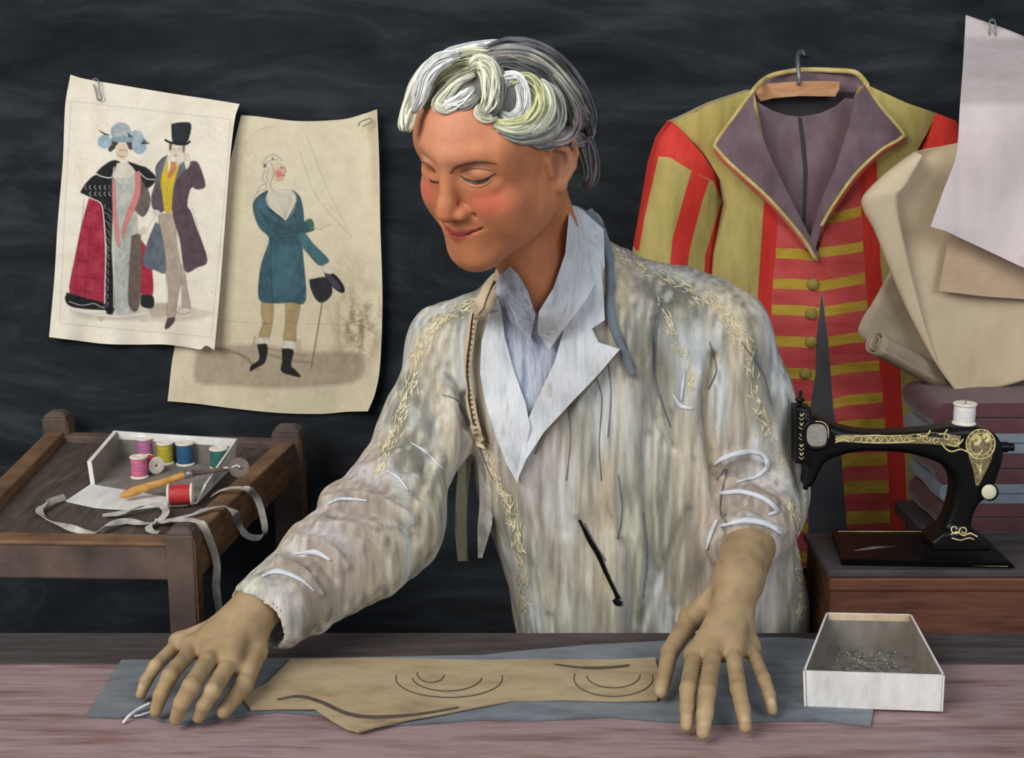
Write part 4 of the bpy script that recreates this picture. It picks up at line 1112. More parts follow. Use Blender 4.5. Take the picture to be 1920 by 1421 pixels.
# big cream paper with its left edge curled forward
ty = np.linspace(0, 1, 50)
fold = catmull([(1716, 284), (1672, 316), (1638, 346), (1617, 372), (1620, 395), (1640, 432), (1664, 492), (1692, 560), (1724, 625), (1756, 682), (1795, 736)], 10)
inner = catmull([(1730, 292), (1714, 322), (1698, 350), (1684, 366), (1684, 400), (1694, 450), (1708, 510), (1722, 565), (1738, 622), (1762, 688), (1797, 737)], 10)
rightc = catmull([(1990, 228), (1990, 248), (1990, 270), (1990, 310), (1990, 350), (1990, 420), (1990, 490), (1990, 560), (1990, 610), (1990, 650), (1990, 684)], 10)
nr = len(fold); cols_ = 34
V = []
lo_curve = lambda x: 736 - .00 * x
for i in range(nr):
    f_, e_, r_ = fold[i], inner[i], rightc[i]
    k = 1 - i / (nr - 1)
    dY = .030 * min(1, k * 1.4)
    row = []
    for s in np.linspace(0, 1, 12):            # curled strip, from its free edge round to the fold
        q = e_ + (f_ - e_) * math.sin(s * math.pi / 2)
        row.append(P(q[0], q[1], 1.935 - .002 - dY * math.cos(s * math.pi / 2) * (.6 + .4 * k) - .004))
    for s in np.linspace(0, 1, cols_ - 12 + 1)[1:]:
        q = f_ + (r_ - f_) * s
        row.append(P(q[0], q[1] + 12 * math.sin(s * 3.14) * (i / nr) ** 3, 1.9315 + .0085 * min(1, s * 6) + .004 * math.sin(s * 9 + i * .05)))
    V += row
f = [(i * cols_ + j, (i + 1) * cols_ + j, (i + 1) * cols_ + j + 1, i * cols_ + j + 1) for i in range(nr - 1) for j in range(cols_ - 1)]
o = obj('pattern_paper', V, f, M['paper_cream'])
md = o.modifiers.new('thickness', 'SOLIDIFY'); md.thickness = .0009
tag(o, 'large cream pattern sheet with its left edge curled over in front of the striped jacket', 'paper')
# grey sheet with a rolled lower edge
A0 = P(1640, 640, 1.915); A1 = P(1772, 712, 1.975)
axd = (A1 - A0); axn = axd / np.linalg.norm(axd)
e1 = np.array([0, -1.0, 0]); e1 -= axn * (e1 @ axn); e1 /= np.linalg.norm(e1); e2 = np.cross(axn, e1)
if e2[2] < 0: e2 = -e2
V = []; ncol = 10
prof = []
for k in range(46):
    a_ = 6.2832 * 2.15 * (1 - k / 45)
    rr = .006 + .0125 * (k / 45)
    prof.append((rr, a_))
rows = []
for rr, a_ in prof:
    rows.append([A0 + axd * (j / (ncol - 1)) + rr * (e1 * math.cos(a_ + 3.3) * -1 + e2 * math.sin(a_ + 3.3)) for j in range(ncol)])
endL, endR = rows[-1][0], rows[-1][-1]
topc = [(1614, 605), (1650, 545), (1669, 508)]
lead = catmull([proj(endL), (1612, 630), (1614, 602), (1640, 560), (1669, 507)], 4)[1:]
trail = catmull([proj(endR), (1790, 690), (1786, 650), (1770, 600), (1745, 505)], 4)[1:]
for q, r in zip(lead, trail):
    rows.append([P(*(q + (r - q) * (j / (ncol - 1))), 1.962 + .01 * (j / (ncol - 1))) for j in range(ncol)])
V = [pt for r in rows for pt in r]
f = [(i * ncol + j, (i + 1) * ncol + j, (i + 1) * ncol + j + 1, i * ncol + j + 1) for i in range(len(rows) - 1) for j in range(ncol - 1)]
o = obj('pattern_paper', V, f, M['paper_grey'])
md = o.modifiers.new('thickness', 'SOLIDIFY'); md.thickness = .0009
tag(o, 'grey beige sheet rolled up along its bottom behind the cream pattern sheet', 'paper')

# ================================================================== striped jacket on its hanger
JB = 2.185
def bodyY(x, y):
    u = np.clip((x - 1530) / 225, -1, 1)
    drop = np.clip((y - 170) / 90, 0, 1)
    return 2.125 - .062 * np.sqrt(1 - u * u * .97) * (0.35 + .65 * drop) - .004 * np.sin(x / 26 + y / 210) * np.clip((y - 480) / 300, 0, 1)
jt = thing('striped_jacket', 'red and mustard striped jacket with plum lining hanging on the back wall', 'jacket', P(1530, 1060, 2.12))
body = [(1413, 168), (1340, 192), (1262, 228), (1318, 286), (1352, 338), (1363, 385), (1352, 430), (1340, 475), (1332, 560), (1322, 760), (1308, 1065), (1755, 1065), (1742, 800), (1732, 600), (1722, 440), (1716, 340), (1712, 296), (1738, 250), (1757, 212), (1700, 193), (1628, 160), (1602, 250), (1528, 492), (1440, 300)]
gapL = lambda y: np.interp(y, [545, 640, 700, 760, 1065], [1541, 1530, 1529, 1520, 1514])
gapR = lambda y: np.interp(y, [380, 490, 545, 640, 760, 860, 1065], [1545, 1531, 1542, 1553, 1562, 1578, 1594])
bandLl = lambda y: np.interp(y, [360, 548, 800, 1065], [1434, 1421, 1412, 1400]); bandLr = lambda y: np.interp(y, [360, 395, 548, 800, 1065], [1436, 1461, 1447, 1440, 1432])
bandRl = lambda y: np.interp(y, [288, 560, 671, 780, 1000, 1065], [1609, 1625, 1648, 1660, 1672, 1676]); bandRr = lambda y: np.interp(y, [288, 520, 676, 780, 1000, 1065], [1643, 1652, 1687, 1693, 1703, 1706])
yy = np.linspace(345, 1064, 20)
regs = [([(bandLl(y), y) for y in yy] + [(bandLr(y), y) for y in yy[::-1]], 2),
        ([(bandLr(y), y) for y in yy] + [(gapL(max(y, 545)) if y > 500 else 1535, y) for y in yy[::-1]], 3)]
yr = np.linspace(262, 1064, 22)
regs += [([(bandRl(y), y) for y in yr] + [(bandRr(y), y) for y in yr[::-1]], 2),
         ([(bandRl(y) - .01, y) for y in yr] + [(gapR(y) if y > 490 else 1528, y) for y in yr[::-1]], 3)]
for a, b in ((411, 396), (474, 462), (536, 521), (584, 572), (641, 630), (696, 685), (757, 745), (804, 796), (866, 860), (918, 912), (976, 968), (1030, 1026)):
    hh = 9.5 if a < 800 else 12
    regs.append(([(max(gapR(a), 1515), a - hh), (1590, (a + b) / 2 - hh - 1), (bandRl(b) - 1, b - hh), (bandRl(b) - 1, b + hh), (1590, (a + b) / 2 + hh - 1), (max(gapR(a), 1515), a + hh)], 4))
for a in (474, 531, 580, 639, 698, 757, 812, 870, 925, 985, 1040):
    regs.append(([(bandLr(a) + 1, a - 9), (1500, a - 8), (gapL(a) if a > 500 else 1530, a - 4), (gapL(a) if a > 500 else 1530, a + 15), (1500, a + 12), (bandLr(a) + 1, a + 10)], 4))
regs.append(([(1541, 546), (1530, 640), (1529, 700), (1520, 760), (1514, 1064), (1594, 1064), (1578, 860), (1562, 760), (1553, 640)], 5))
v, f, fm = relief(body, bodyY, lambda x, y: JB - bodyY(x, y), 9, regs)
jm = [M['jk_yellow'], M['jk_yellow'], M['jk_red'], M['jk_rose'], M['jk_gold'], M['jk_grey']]
o = obj('body', v, f, None, jt, mats=jm, fmat=fm, sharp=50)
bvh_j = bvh_of(v, f)
def sleeveY(cx, w, y0):
    def fn(x, y):
        u = np.clip((x - cx(y)) / w(y), -1, 1)
        return 2.135 - .058 * np.sqrt(1 - u * u * .98) * (.4 + .6 * np.clip((y - y0) / 80, 0, 1)) - .003 * np.sin(x / 14.0)
    return fn
slo = [(1262, 227), (1238, 260), (1222, 310), (1208, 390), (1194, 470), (1184, 560), (1178, 720), (1182, 850), (1330, 850), (1328, 560), (1338, 476), (1350, 432), (1361, 386), (1350, 339), (1316, 287)]
sf = sleeveY(lambda y: np.interp(y, [220, 300, 480, 850], [1275, 1288, 1265, 1256]), lambda y: np.interp(y, [220, 300, 480, 850], [40, 70, 78, 80]), 220)
regs = [([(1258, 225), (1240, 238), (1222, 290), (1234, 293), (1256, 295), (1298, 321), (1338, 340), (1357, 384), (1364, 384), (1352, 334), (1318, 284)], 1),
        ([(1222, 288), (1235, 292), (1224, 340), (1208, 410), (1198, 470), (1188, 470), (1205, 380)], 1),
        ([(1297, 320), (1330, 338), (1316, 380), (1294, 464), (1280, 560), (1276, 849), (1246, 849), (1250, 560), (1261, 447), (1285, 360)], 1),
        ([(1356, 370), (1364, 386), (1352, 430), (1340, 476), (1330, 560), (1318, 560), (1322, 480), (1340, 420)], 1)]
v, f, fm = relief(slo, sf, lambda x, y: JB - .004 - sf(x, y), 8, regs)
obj('sleeve', v, f, None, jt, mats=[M['jk_yellow'], M['jk_red']], fmat=fm, sharp=50)
sro = [(1756, 212), (1792, 226), (1828, 290), (1862, 420), (1888, 560), (1908, 720), (1915, 850), (1770, 850), (1758, 700), (1738, 520), (1722, 400), (1714, 300), (1736, 252)]
sf2 = sleeveY(lambda y: np.interp(y, [220, 300, 480, 850], [1765, 1772, 1805, 1840]), lambda y: np.interp(y, [220, 300, 480, 850], [40, 66, 78, 82]), 220)
regs = [([(1756, 210), (1794, 224), (1832, 292), (1800, 310), (1760, 300), (1722, 318), (1710, 296), (1736, 250)], 1),
        ([(1752, 300), (1772, 300), (1785, 500), (1802, 700), (1806, 849), (1776, 849), (1766, 700)], 1),
        ([(1830, 300), (1850, 380), (1880, 600), (1900, 720), (1906, 849), (1880, 849), (1868, 700), (1848, 500)], 1)]
v, f, fm = relief(sro, sf2, lambda x, y: JB - .004 - sf2(x, y), 8, regs)
obj('sleeve', v, f, None, jt, mats=[M['jk_yellow'], M['jk_red']], fmat=fm, sharp=50)
# inner lining and inner vest
v, f, fm = relief([(1415, 166), (1448, 141), (1500, 134), (1600, 136), (1624, 158), (1612, 210), (1560, 400), (1530, 486), (1450, 310)], lambda x, y: 2.166 + 0 * x, .01, 9, [([(1420, 176), (1612, 172), (1590, 235), (1440, 240)], 1)])
obj('lining', v, f, None, jt, mats=[M['jk_plum'], M['jk_inside']], fmat=fm)
vest = [(1411, 186), (1428, 196), (1450, 208), (1475, 216), (1500, 219), (1540, 212), (1568, 199), (1586, 184), (1604, 186), (1596, 250), (1560, 360), (1527, 484), (1500, 432), (1440, 300), (1416, 232)]
vY = lambda x, y: 2.118 - .022 * np.sqrt(np.clip(1 - ((x - 1505) / 115) ** 2, 0.02, 1)) - .00006 * (y - 190)
v, f, fm = relief(vest, vY, .006, 8, [([(1496, 220), (1504, 222), (1511, 270), (1515, 320), (1511, 415), (1508, 436), (1504, 415), (1506, 320)], 1)])
obj('inner_vest', v, f, None, jt, mats=[M['jk_plum'], M['jk_inside']], fmat=fm, sharp=50)
for outl, xs in (([(1414, 167), (1380, 214), (1343, 266), (1346, 281), (1374, 311), (1440, 371), (1500, 440), (1531, 488), (1536, 478), (1512, 430), (1480, 368), (1447, 300), (1424, 240), (1413, 196)], -1),
                 ([(1624, 158), (1650, 198), (1691, 247), (1690, 259), (1650, 283), (1605, 326), (1565, 382), (1540, 424), (1527, 474), (1520, 446), (1538, 382), (1570, 306), (1592, 236), (1602, 186)], 1)):
    ly = lambda x, y, s=xs: bodyY(x, np.maximum(y, 250)) - .011 - .012 * np.clip(1 - np.abs((x - (1430 if s < 0 else 1610)) / 90), 0, 1)
    v, f, fm = relief(outl, ly, .005, 8)
    lp = obj('lapel', v, f, M['jk_plum'], jt, sharp=50)
    k = 8
    edge = catmull(outl[:k], 6)
    pts = PN(edge[:, 0], edge[:, 1], ly(edge[:, 0], edge[:, 1]) + .001)
    obj('piping', *tube(pts, .0032, 8), M['jk_pipe'], lp)
    inner = [(x + xs * 3.6, y + 3.6) for x, y in edge[17:-3]]
    pts = PN([q[0] for q in inner], [q[1] for q in inner], ly(np.array([q[0] for q in inner]), np.array([q[1] for q in inner])) + .004)
    obj('piping', *tube(pts, .0028, 8), M['jk_rose'], lp)
cp = catmull([(1413, 169), (1428, 153), (1446, 142), (1475, 135), (1510, 131), (1560, 132), (1600, 135), (1616, 146), (1626, 160)], 6)
dp = np.interp(np.linspace(0, 1, len(cp)), [0, .2, .5, .8, 1], [2.105, 2.15, 2.168, 2.15, 2.105])
obj('collar_piping', *tube(PN(cp[:, 0], cp[:, 1], dp), .0042, 8), M['jk_pipe'], jt)
for x, y in ((1524, 533), (1521, 588), (1521, 641), (1510, 700), (1508, 762)):
    b, nn = cast(bvh_j, x, y)
    bt = obj('button', *lathe([(.0004, 0), (.0088, 0), (.0094, .0018), (.0086, .0036), (.005, .0052), (.0004, .0058)], b, (0.05, -1, .1), 20), M['jk_button'], jt)
# hanger
ht = thing('coat_hanger', 'curved wooden coat hanger inside the striped jacket collar', 'hanger', P(1500, 172, 2.14))
hb = [(1420, 161), (1436, 157), (1500, 152), (1560, 152), (1574, 153), (1574, 166), (1566, 181), (1500, 180), (1450, 184), (1426, 190), (1418, 176)]
v, f, fm = relief(hb, lambda x, y: 2.132 + .00012 * np.abs(x - 1500), .012, 6)
obj('bar', v, f, M['hanger_wood'], ht, sharp=40)
hk = catmull([P(1498, 158, 2.13), P(1498, 140, 2.13), P(1496, 118, 2.14), P(1496, 104, 2.17), P(1499, 97, 2.20), P(1505, 98, 2.205), P(1507, 104, 2.2)], 8)
obj('hook', *tube(hk, .0034, 10), M['steel'], ht)
tag(obj('wall_nail', *tube([P(1500, 99, WALLY + .01), P(1500, 100, 2.19)], [.003, .003], 8), M['steel']), 'nail in the wall holding the coat hanger hook', 'nail')

# ================================================================== sewing machine stand, machine, cloth pile
CZ = 0.831
ct = thing('machine_stand', 'brown wooden stand under the sewing machine behind the table', 'stand', (0.68, 1.73, 0))
MB().box((.412, 1.647, CZ - .010), (1.0, 1.80, CZ)).build('top_board', M['cabinet_top'], ct, bevel=.002)
MB().box((.415, 1.6475, CZ - .03), (1.0, 1.66, CZ - .0102)).build('front_lip', M['cabinet'], ct, bevel=.004)
MB().box((.418, 1.651, .56), (1.0, 1.667, CZ - .0302)).build('front_panel', M['cabinet'], ct)
MB().box((.418, 1.669, .56), (.435, 1.795, CZ - .0102)).build('side_panel', M['cabinet'], ct)
for x, y in ((.423, 1.668), (.94, 1.668), (.423, 1.75), (.94, 1.75)):
    MB().box((x + .014, y + .002, 0), (x + .05, y + .036, .70)).build('leg', M['cabinet_top'], ct)

MY = 1.676
def mx(l): return [tuple(P(x, y, MY)[[0, 2]]) for x, y in l]
s = Solid()
arm = [(1497, 768), (1522, 774), (1547, 786), (1577, 798), (1620, 806), (1680, 806), (1740, 801), (1790, 794), (1830, 796), (1858, 808), (1872, 830), (1874, 852), (1866, 880), (1857, 906), (1845, 926), (1830, 938), (1820, 956), (1813, 985), (1812, 1020), (1742, 1020), (1758, 990), (1774, 952), (1782, 916), (1779, 890), (1764, 870), (1740, 857), (1700, 846), (1650, 841), (1600, 843), (1566, 851), (1542, 863), (1530, 886), (1518, 906), (1504, 906), (1506, 872), (1494, 846)]
arm = [tuple(q) for q in catmull(arm + [arm[0]], 3)[:-1]]
s.ext(mx(arm), MY - .021, MY + .021, .011)
s.ext(mx([(1487, 758), (1516, 760), (1516, 866), (1487, 864)]), MY - .016, MY + .016, .004, k=.004)
s.ext(mx([(1735, 1004), (1760, 985), (1815, 985), (1845, 1006), (1845, 1022), (1735, 1022)]), MY - .028, MY + .024, .006, k=.008)
lo = P(1470, 1040, MY); hi = P(1890, 740, MY)
v, f = s.mesh((lo[0], MY - .035, lo[2]), (hi[0], MY + .035, hi[2]), .0017)
st_ = thing('sewing_machine', 'black sewing machine with gold scroll ornament on the brown stand', 'sewing machine', P(1720, 1040, 1.67))
obj('arm', v, f, M['iron'], st_)
bvh_m = bvh_of(v, f)
q = [PZ(1576, 1060, CZ + .0005), PZ(1906, 1066, CZ + .0005), PZ(1846, 1006, CZ + .0005), PZ(1560, 1008, CZ + .0005)]
k = [PZ(1580, 1048, CZ + .0125), PZ(1893, 1052, CZ + .0125), PZ(1838, 1000, CZ + .0125), PZ(1566, 1001, CZ + .0125)]
q[3][1] = q[2][1] = max(q[2][1], 1.708); k[3][1] = k[2][1] = q[2][1] - .002
MB().hexa(q, k).build('base', M['iron'], st_, bevel=.003)
e0 = q[0] + (.004, -.0004, .0035); e1 = q[1] + (-.012, -.0004, .0035)
obj('gold_line', *tube([e0, e0 * .5 + e1 * .5 + (0, 0, .0004), e1], .0009, 6), M['gold'], st_)
e0 = k[3] + (.006, -.012, .0004); e1 = k[2] + (-.03, -.012, .0004)
obj('gold_line', *tube([e0, e1], .0006, 6), M['gold'], st_)
obj('slide_plate', *tube([PZ(1602, 1032, CZ + .0128), PZ(1640, 1026, CZ + .0128), PZ(1680, 1024, CZ + .0128)], [.001, .005, .001], 8, flat=.12), M['steel'], st_)
fin = P(1499, 762, MY)
obj('finial', *lathe([(.0075, -.004), (.0075, .001), (.003, .003), (.0028, .005), (.0062, .008), (.0066, .010), (.0028, .012), (.0022, .016), (.003, .019), (.0004, .022)], fin, (.03, 0, 1), 16), M['iron'], st_)
def on_machine(path, w, m, nm, lift=.0006):
    mb = MB(); ribbon(mb, bvh_m, path, w, lift, .0005)
    if mb.v: return mb.build(nm, m, st_)
ov, _ = cast(bvh_m, 1531, 816)
t_ = np.linspace(0, 6.2832, 40)
outl = [(1531 + 23 * abs(math.cos(a)) ** .75 * np.sign(math.cos(a)), 815 + 25 * abs(math.sin(a)) ** .8 * np.sign(math.sin(a))) for a in t_[:-1]]
v, f, fm = relief(outl, lambda x, y: MY - .0235 + 0 * x, .006, 6)
obj('face_plate', v, f, M['plate'], st_, sharp=40)
obj('plate_rim', *tube(PN([x for x, y in outl] + [outl[0][0]], [y for x, y in outl] + [outl[0][1]], MY - .022), .0032, 8), M['iron'], st_)
hl = [(x, y) for x, y in outl if x > 1528 and y < 822]
obj('rim_highlight', *tube(PN([x for x, y in sorted(hl)], [y for x, y in sorted(hl)], MY - .0252), .0007, 6), M['gold'], st_)
# scroll ornament
mb = MB()
for pth, w in (([(1566, 822), (1600, 822), (1650, 824), (1700, 823), (1750, 822), (1800, 828)], [12, 15, 15, 16, 22, 22]), ([(1838, 833), (1838, 860), (1836, 885), (1832, 910)], [52, 42, 22, 6])):
    ribbon(mb, bvh_m, pth, w, .0004, .0004)
mb.build('ornament_band', M['dullgold'], st_)
mb = MB()
ribbon(mb, bvh_m, [(1838 + 12 * math.cos(a), 833 + 12 * math.sin(a)) for a in np.linspace(0, 6.3, 16)], 25, .0007, .0004)
mb.build('medallion', M['dullgold'], st_)
mb = MB()
rib = lambda pth, w: ribbon(mb, bvh_m, pth, w, .0011, .0005)
rib([(1838 + 27 * math.cos(a), 833 + 27 * math.sin(a)) for a in np.linspace(0, 6.3, 24)], 2.2)
rib([(1838 + 20 * math.cos(a), 833 + 20 * math.sin(a)) for a in np.linspace(0, 6.3, 24)], 1.5)
rib([(1822, 824), (1828, 818), (1836, 822), (1834, 830), (1826, 832)], 7); rib([(1842, 820), (1850, 815), (1854, 822), (1848, 828)], 7)
rib([(1764, 828), (1772, 840), (1784, 846), (1800, 842), (1812, 846), (1824, 852), (1836, 850), (1842, 844)], 2.6)
for x0, y0, x1, y1 in ((1566, 824, 1590, 818), (1566, 830, 1592, 828)): rib([(x0, y0), ((x0 + x1) / 2, y0 - 6), (x1, y1)], 2)
for k in range(7): rib([(1568 + k * 4, 829 - k * .5), (1571 + k * 4, 823 - k * .5), (1575 + k * 4, 820)], 1.5)
rib([(1596, 826), (1604, 818), (1616, 820), (1612, 828), (1602, 828)], 2); rib([(1616, 818), (1640, 817), (1670, 818), (1690, 817)], 2); rib([(1614, 829), (1650, 830), (1690, 829), (1716, 826)], 2)
for k in range(6): rib([(1624 + k * 14, 828), (1630 + k * 14, 820), (1636 + k * 14, 826), (1634 + k * 14, 829)], 1.6)
for cx, cy, r, a0 in ((1736, 822, 9, 0), (1756, 826, 8, 2), (1776, 818, 8, 1), (1792, 828, 9, 3), (1722, 820, 6, 4)):
    rib([(cx + r * (1 - k / 16) * math.cos(a0 + k * .55), cy + r * (1 - k / 16) * .8 * math.sin(a0 + k * .55)) for k in range(14)], 1.9)
rib([(1724, 818), (1738, 816), (1744, 808)], 2.4); rib([(1760, 814), (1770, 813), (1776, 806)], 2.4); rib([(1775, 832), (1790, 836), (1800, 830), (1806, 822)], 2.4)
for k in range(14): a = k * .449; rib([(1838 + 22 * math.cos(a), 833 + 22 * math.sin(a)), (1838 + 26 * math.cos(a + .1), 833 + 26 * math.sin(a + .1))], 1.4)
for k in range(6): rib([(1828 + k * 3, 868 + k * 3), (1836, 874 + k * 4), (1842 - k, 868 + k * 4)], 1.3)
mb.build('gold_scroll_print', M['gold'], st_); mb = MB()
for cx, cy, r, a0 in ((1790, 992, 10, 0), (1806, 996, 9, 2.6)):
    rib([(cx + r * (1 - k / 18) * math.cos(a0 + k * .5), cy + r * (1 - k / 18) * math.sin(a0 + k * .5)) for k in range(15)], 2)
rib([(1782, 1002), (1795, 998), (1806, 1004), (1818, 1000), (1832, 1006)], 2.2); rib([(1784, 1008), (1800, 1012), (1816, 1008), (1826, 1011)], 2.2)
mb.build('gold_scroll_print', M['gold'], st_); mb = MB()
for y in (775, 792, 812, 832, 848):
    rib([(1500, y), (1503, y + 5), (1507, y)], 1.8); rib([(1498, y + 8), (1503, y + 12), (1508, y + 8)], 1.3)
mb.build('gold_scroll_print', M['gold'], st_)
mb = MB()
v, f = lathe([(.0004, 0), (.0085, 0), (.0112, .002), (.0112, .005), (.0095, .0062), (.0004, .0062)], P(1854, 922, MY - .0195), (0, -1, .15), 24)
kb = obj('stop_knob', v, f, M['iron'], st_, sharp=35)
v, f = lathe([(.0004, 0), (.0095, 0), (.0098, .001), (.0085, .002), (.0004, .0022)], P(1854, 922, MY - .0256), (0, -1, .15), 24)
obj('knob_face', v, f, M['ivory'], kb)
ax0 = P(1868, 838, MY)
obj('wheel_axle', *lathe([(.004, -.004), (.007, 0), (.007, .014), (.0055, .016), (.0055, .022), (.0004, .0225)], ax0, (1, 0, 0), 16), M['iron'], st_, sharp=35)
sp0 = P(1807, 796, MY)
obj('spool_pin', *tube([sp0 - (0, 0, .004), sp0 + (0, 0, .0335)], [.0012, .001], 8), M['steel'], st_)
nb = P(1511, 900, MY)
obj('needle_bar', *tube([nb + (0, 0, .004), nb - (0, 0, .012)], .0036, 10), M['iron'], st_)
obj('needle', *tube([nb - (0, 0, .011), nb - (0, 0, .024)], [.0009, .0004], 6), M['steel'], st_)
spool(sp0 + (0, 0, .0006), (0, 0, 1), .0150, .0285, 'white_thread', 'white thread spool standing on top of the sewing machine arm', group=None)

# stool and folded cloth pile
PY0, PY1 = 1.835, 1.985
zt = P(1748, 996, PY0)[2]
xl = P(1748, 850, PY0)[0]
t = thing('stool', 'dark wooden stool under the folded cloths behind the sewing machine', 'stool', (xl + .13, (PY0 + PY1) / 2, 0))
MB().box((xl - .004, PY0 - .004, zt - .02), (xl + .27, PY1 + .004, zt)).build('seat', M['cabinet_top'], t, bevel=.003)
for a, b in ((.012, .012), (.23, .012), (.012, .12), (.23, .12)):
    MB().box((xl + a, PY0 + b - .004, 0), (xl + a + .026, PY0 + b + .022, zt - .0202)).build('leg', M['cabinet_top'], t)
rows = [(756, 812, 1748, 'maroon', 'maroon folded cloth on top of the pile behind the sewing machine'), (813, 850, 1754, 'bluegrey', 'blue grey folded cloth second from the top of the pile'), (851, 907, 1752, 'maroon', 'maroon folded cloth in the middle of the pile between two blue grey ones'), (908, 944, 1762, 'bluegrey', 'blue grey folded cloth fourth from the top of the pile'), (945, 996, 1758, 'maroon', 'plum maroon folded cloth at the bottom of the pile on the stool')]
ztop = None
for ya, yb, xx, mm, lb in rows:
    za = P(xx, ya, PY0)[2]; zb = P(xx, yb, PY0)[2]
    if ztop is not None: za = min(za, ztop)
    x0 = P(xx, (ya + yb) / 2, PY0)[0]; x1 = xl + .262
    hgt = za - zb; r = hgt / 2; th = hgt * .47
    prof = []
    for k in range(13):
        a = math.pi / 2 + math.pi * k / 12
        prof.append((x0 + r + r * math.cos(a) * 1.0, zb + r + r * math.sin(a)))
    out = [(x1, za)] + prof + [(x1, zb), (x1, zb + th), (x0 + r * 1.2, zb + th), (x0 + r * .9, zb + r), (x0 + r * 1.2, za - th), (x1, za - th)]
    n = len(out); V = []
    ny = 7
    for j in range(ny):
        yv = PY0 + (PY1 - PY0) * j / (ny - 1)
        for (x, z) in out: V.append((x + .002 * math.sin(j * 1.3 + z * 90), yv, z))
    f = [tuple(range(n)), tuple(range((ny - 1) * n + n - 1, (ny - 1) * n - 1, -1))]
    for j in range(ny - 1):
        for i in range(n):
            f.append((j * n + i, (j + 1) * n + i, (j + 1) * n + (i + 1) % n, j * n + (i + 1) % n))
    o = obj('folded_cloth', V, f, M[mm], sharp=50)
    tag(o, lb, 'folded cloth', 'folded cloths in the pile')
    ztop = zb - .0004

# ================================================================== the tailor
HM = np.array([[-0.8141091176183047, -0.5600946548356762, -0.15336336666639094], [0.5644061659977548, -0.7010142003200774, -0.43591830740784127], [0.13664561608211223, -0.44144429838214816, 0.8868229287921197]])
HC = np.array([-0.0159, 1.5603, 1.3677])
def H(x, y, z): return HC + HM @ np.array([x, y, z], float)
person = thing('person', 'white haired person in pale linen coat leaning over the work table', 'person', (0.16, 1.77, 0))

b = Solid()
E_ = lambda c, r, k=.01, sub=False, R=None: b.el(H(*c), r, HM if R is None else HM @ R, k, sub)
R_ = lambda a, c, ra, rb=None, k=.01, sub=False: b.rc(H(*a), H(*c), ra, rb, k, sub)
def rotx(a): return np.array([[1, 0, 0], [0, math.cos(a), -math.sin(a)], [0, math.sin(a), math.cos(a)]])
def rotz(a): return np.array([[math.cos(a), -math.sin(a), 0], [math.sin(a), math.cos(a), 0], [0, 0, 1]])
# skull and face
E_((0, -.012, .040), (.068, .092, .074))
E_((0, .022, .040), (.060, .067, .066), .03)
E_((0, .026, -.012), (.060, .062, .075), .025)
E_((0, .012, -.045), (.056, .058, .052), .03)
for sx in (-1, 1):
    R_((sx * .046, .002, -.048), (sx * .016, .068, -.082), .020, .019, .03)
    E_((sx * .036, .060, -.016), (.025, .024, .024), .022)
    E_((sx * .044, .034, -.034), (.022, .036, .036), .03)
    R_((sx * .008, .0855, .047), (sx * .036, .0725, .050), .0085, .008, .012)
    E_((sx * .056, .035, .042), (.014, .034, .03), .02)
R_((0, .073, -.084), (0, .067, -.080), .022, .023, .022)
E_((0, .077, -.047), (.029, .021, .027), .018)
for sx in (-1, 1):
    E_((sx * .031, .0905, .028), (.0175, .0115, .0105), .010, True)
    E_((sx * .031, .0712, .027), (.0165, .0135, .0115), .004)
    R_((sx * .016, .0800, .0215), (sx * .044, .0735, .0235), .0038, .003, .005)
    R_((sx * .030, .0765, .010), (sx * .046, .071, .012), .006, .006, .010)
R_((0, .0865, .040), (0, .1040, -.004), .0075, .0088, .010)
R_((0, .1030, -.004), (0, .1075, -.0145), .0092, .0105, .006)
for sx in (-1, 1):
    E_((sx * .0130, .0960, -.0185), (.0080, .011, .0078), .006)
    E_((sx * .0062, .1025, -.0258), (.0030, .0042, .0035), .003, True)
    R_((sx * .024, .0865, -.022), (sx * .036, .0785, -.040), .0010, .0012, .006, True)
# lips, smiling
for sx in (-1, 1):
    R_((0, .0970, -.0430), (sx * .0140, .0928, -.0422), .0036, .0030, .004)
    R_((sx * .0140, .0928, -.0422), (sx * .0285, .0830, -.0385), .0030, .0018, .004)
    R_((0, .0945, -.0515), (sx * .0130, .0905, -.0500), .0042, .0037, .006)
    R_((sx * .0130, .0905, -.0500), (sx * .0275, .0830, -.0415), .0037, .0018, .005)
    R_((0, .1008, -.0474), (sx * .0140, .0968, -.0464), .0012, .0012, .002, True)
    R_((sx * .0140, .0968, -.0464), (sx * .0310, .0845, -.0392), .0012, .0018, .002, True)
# ears
for sx in (-1, 1):
    Re = rotz(sx * .55) @ rotx(-.15)
    E_((sx * .0745, -.016, .000), (.0075, .0175, .031), .004, False, Re)
    E_((sx * .0820, -.011, .003), (.0085, .0105, .0195), .0025, True, Re)
    hx = [(.068, .000, .016), (.074, -.006, .028), (.082, -.018, .031), (.0875, -.0285, .022), (.0885, -.031, .004), (.085, -.026, -.013), (.078, -.014, -.026)]
    for p_, q_ in zip(hx[:-1], hx[1:]): R_((sx * p_[0], p_[1], p_[2]), (sx * q_[0], q_[1], q_[2]), .0036, .0036, .002)
    ax_ = [(.077, -.010, .018), (.0825, -.020, .012), (.083, -.022, -.004), (.079, -.014, -.016)]
    for p_, q_ in zip(ax_[:-1], ax_[1:]): R_((sx * p_[0], p_[1], p_[2]), (sx * q_[0], q_[1], q_[2]), .0024, .0024, .002)
    E_((sx * .0755, -.009, -.029), (.0065, .0085, .0105), .005, False, Re)
    R_((sx * .071, .002, .006), (sx * .072, .001, -.010), .0045, .005, .005)
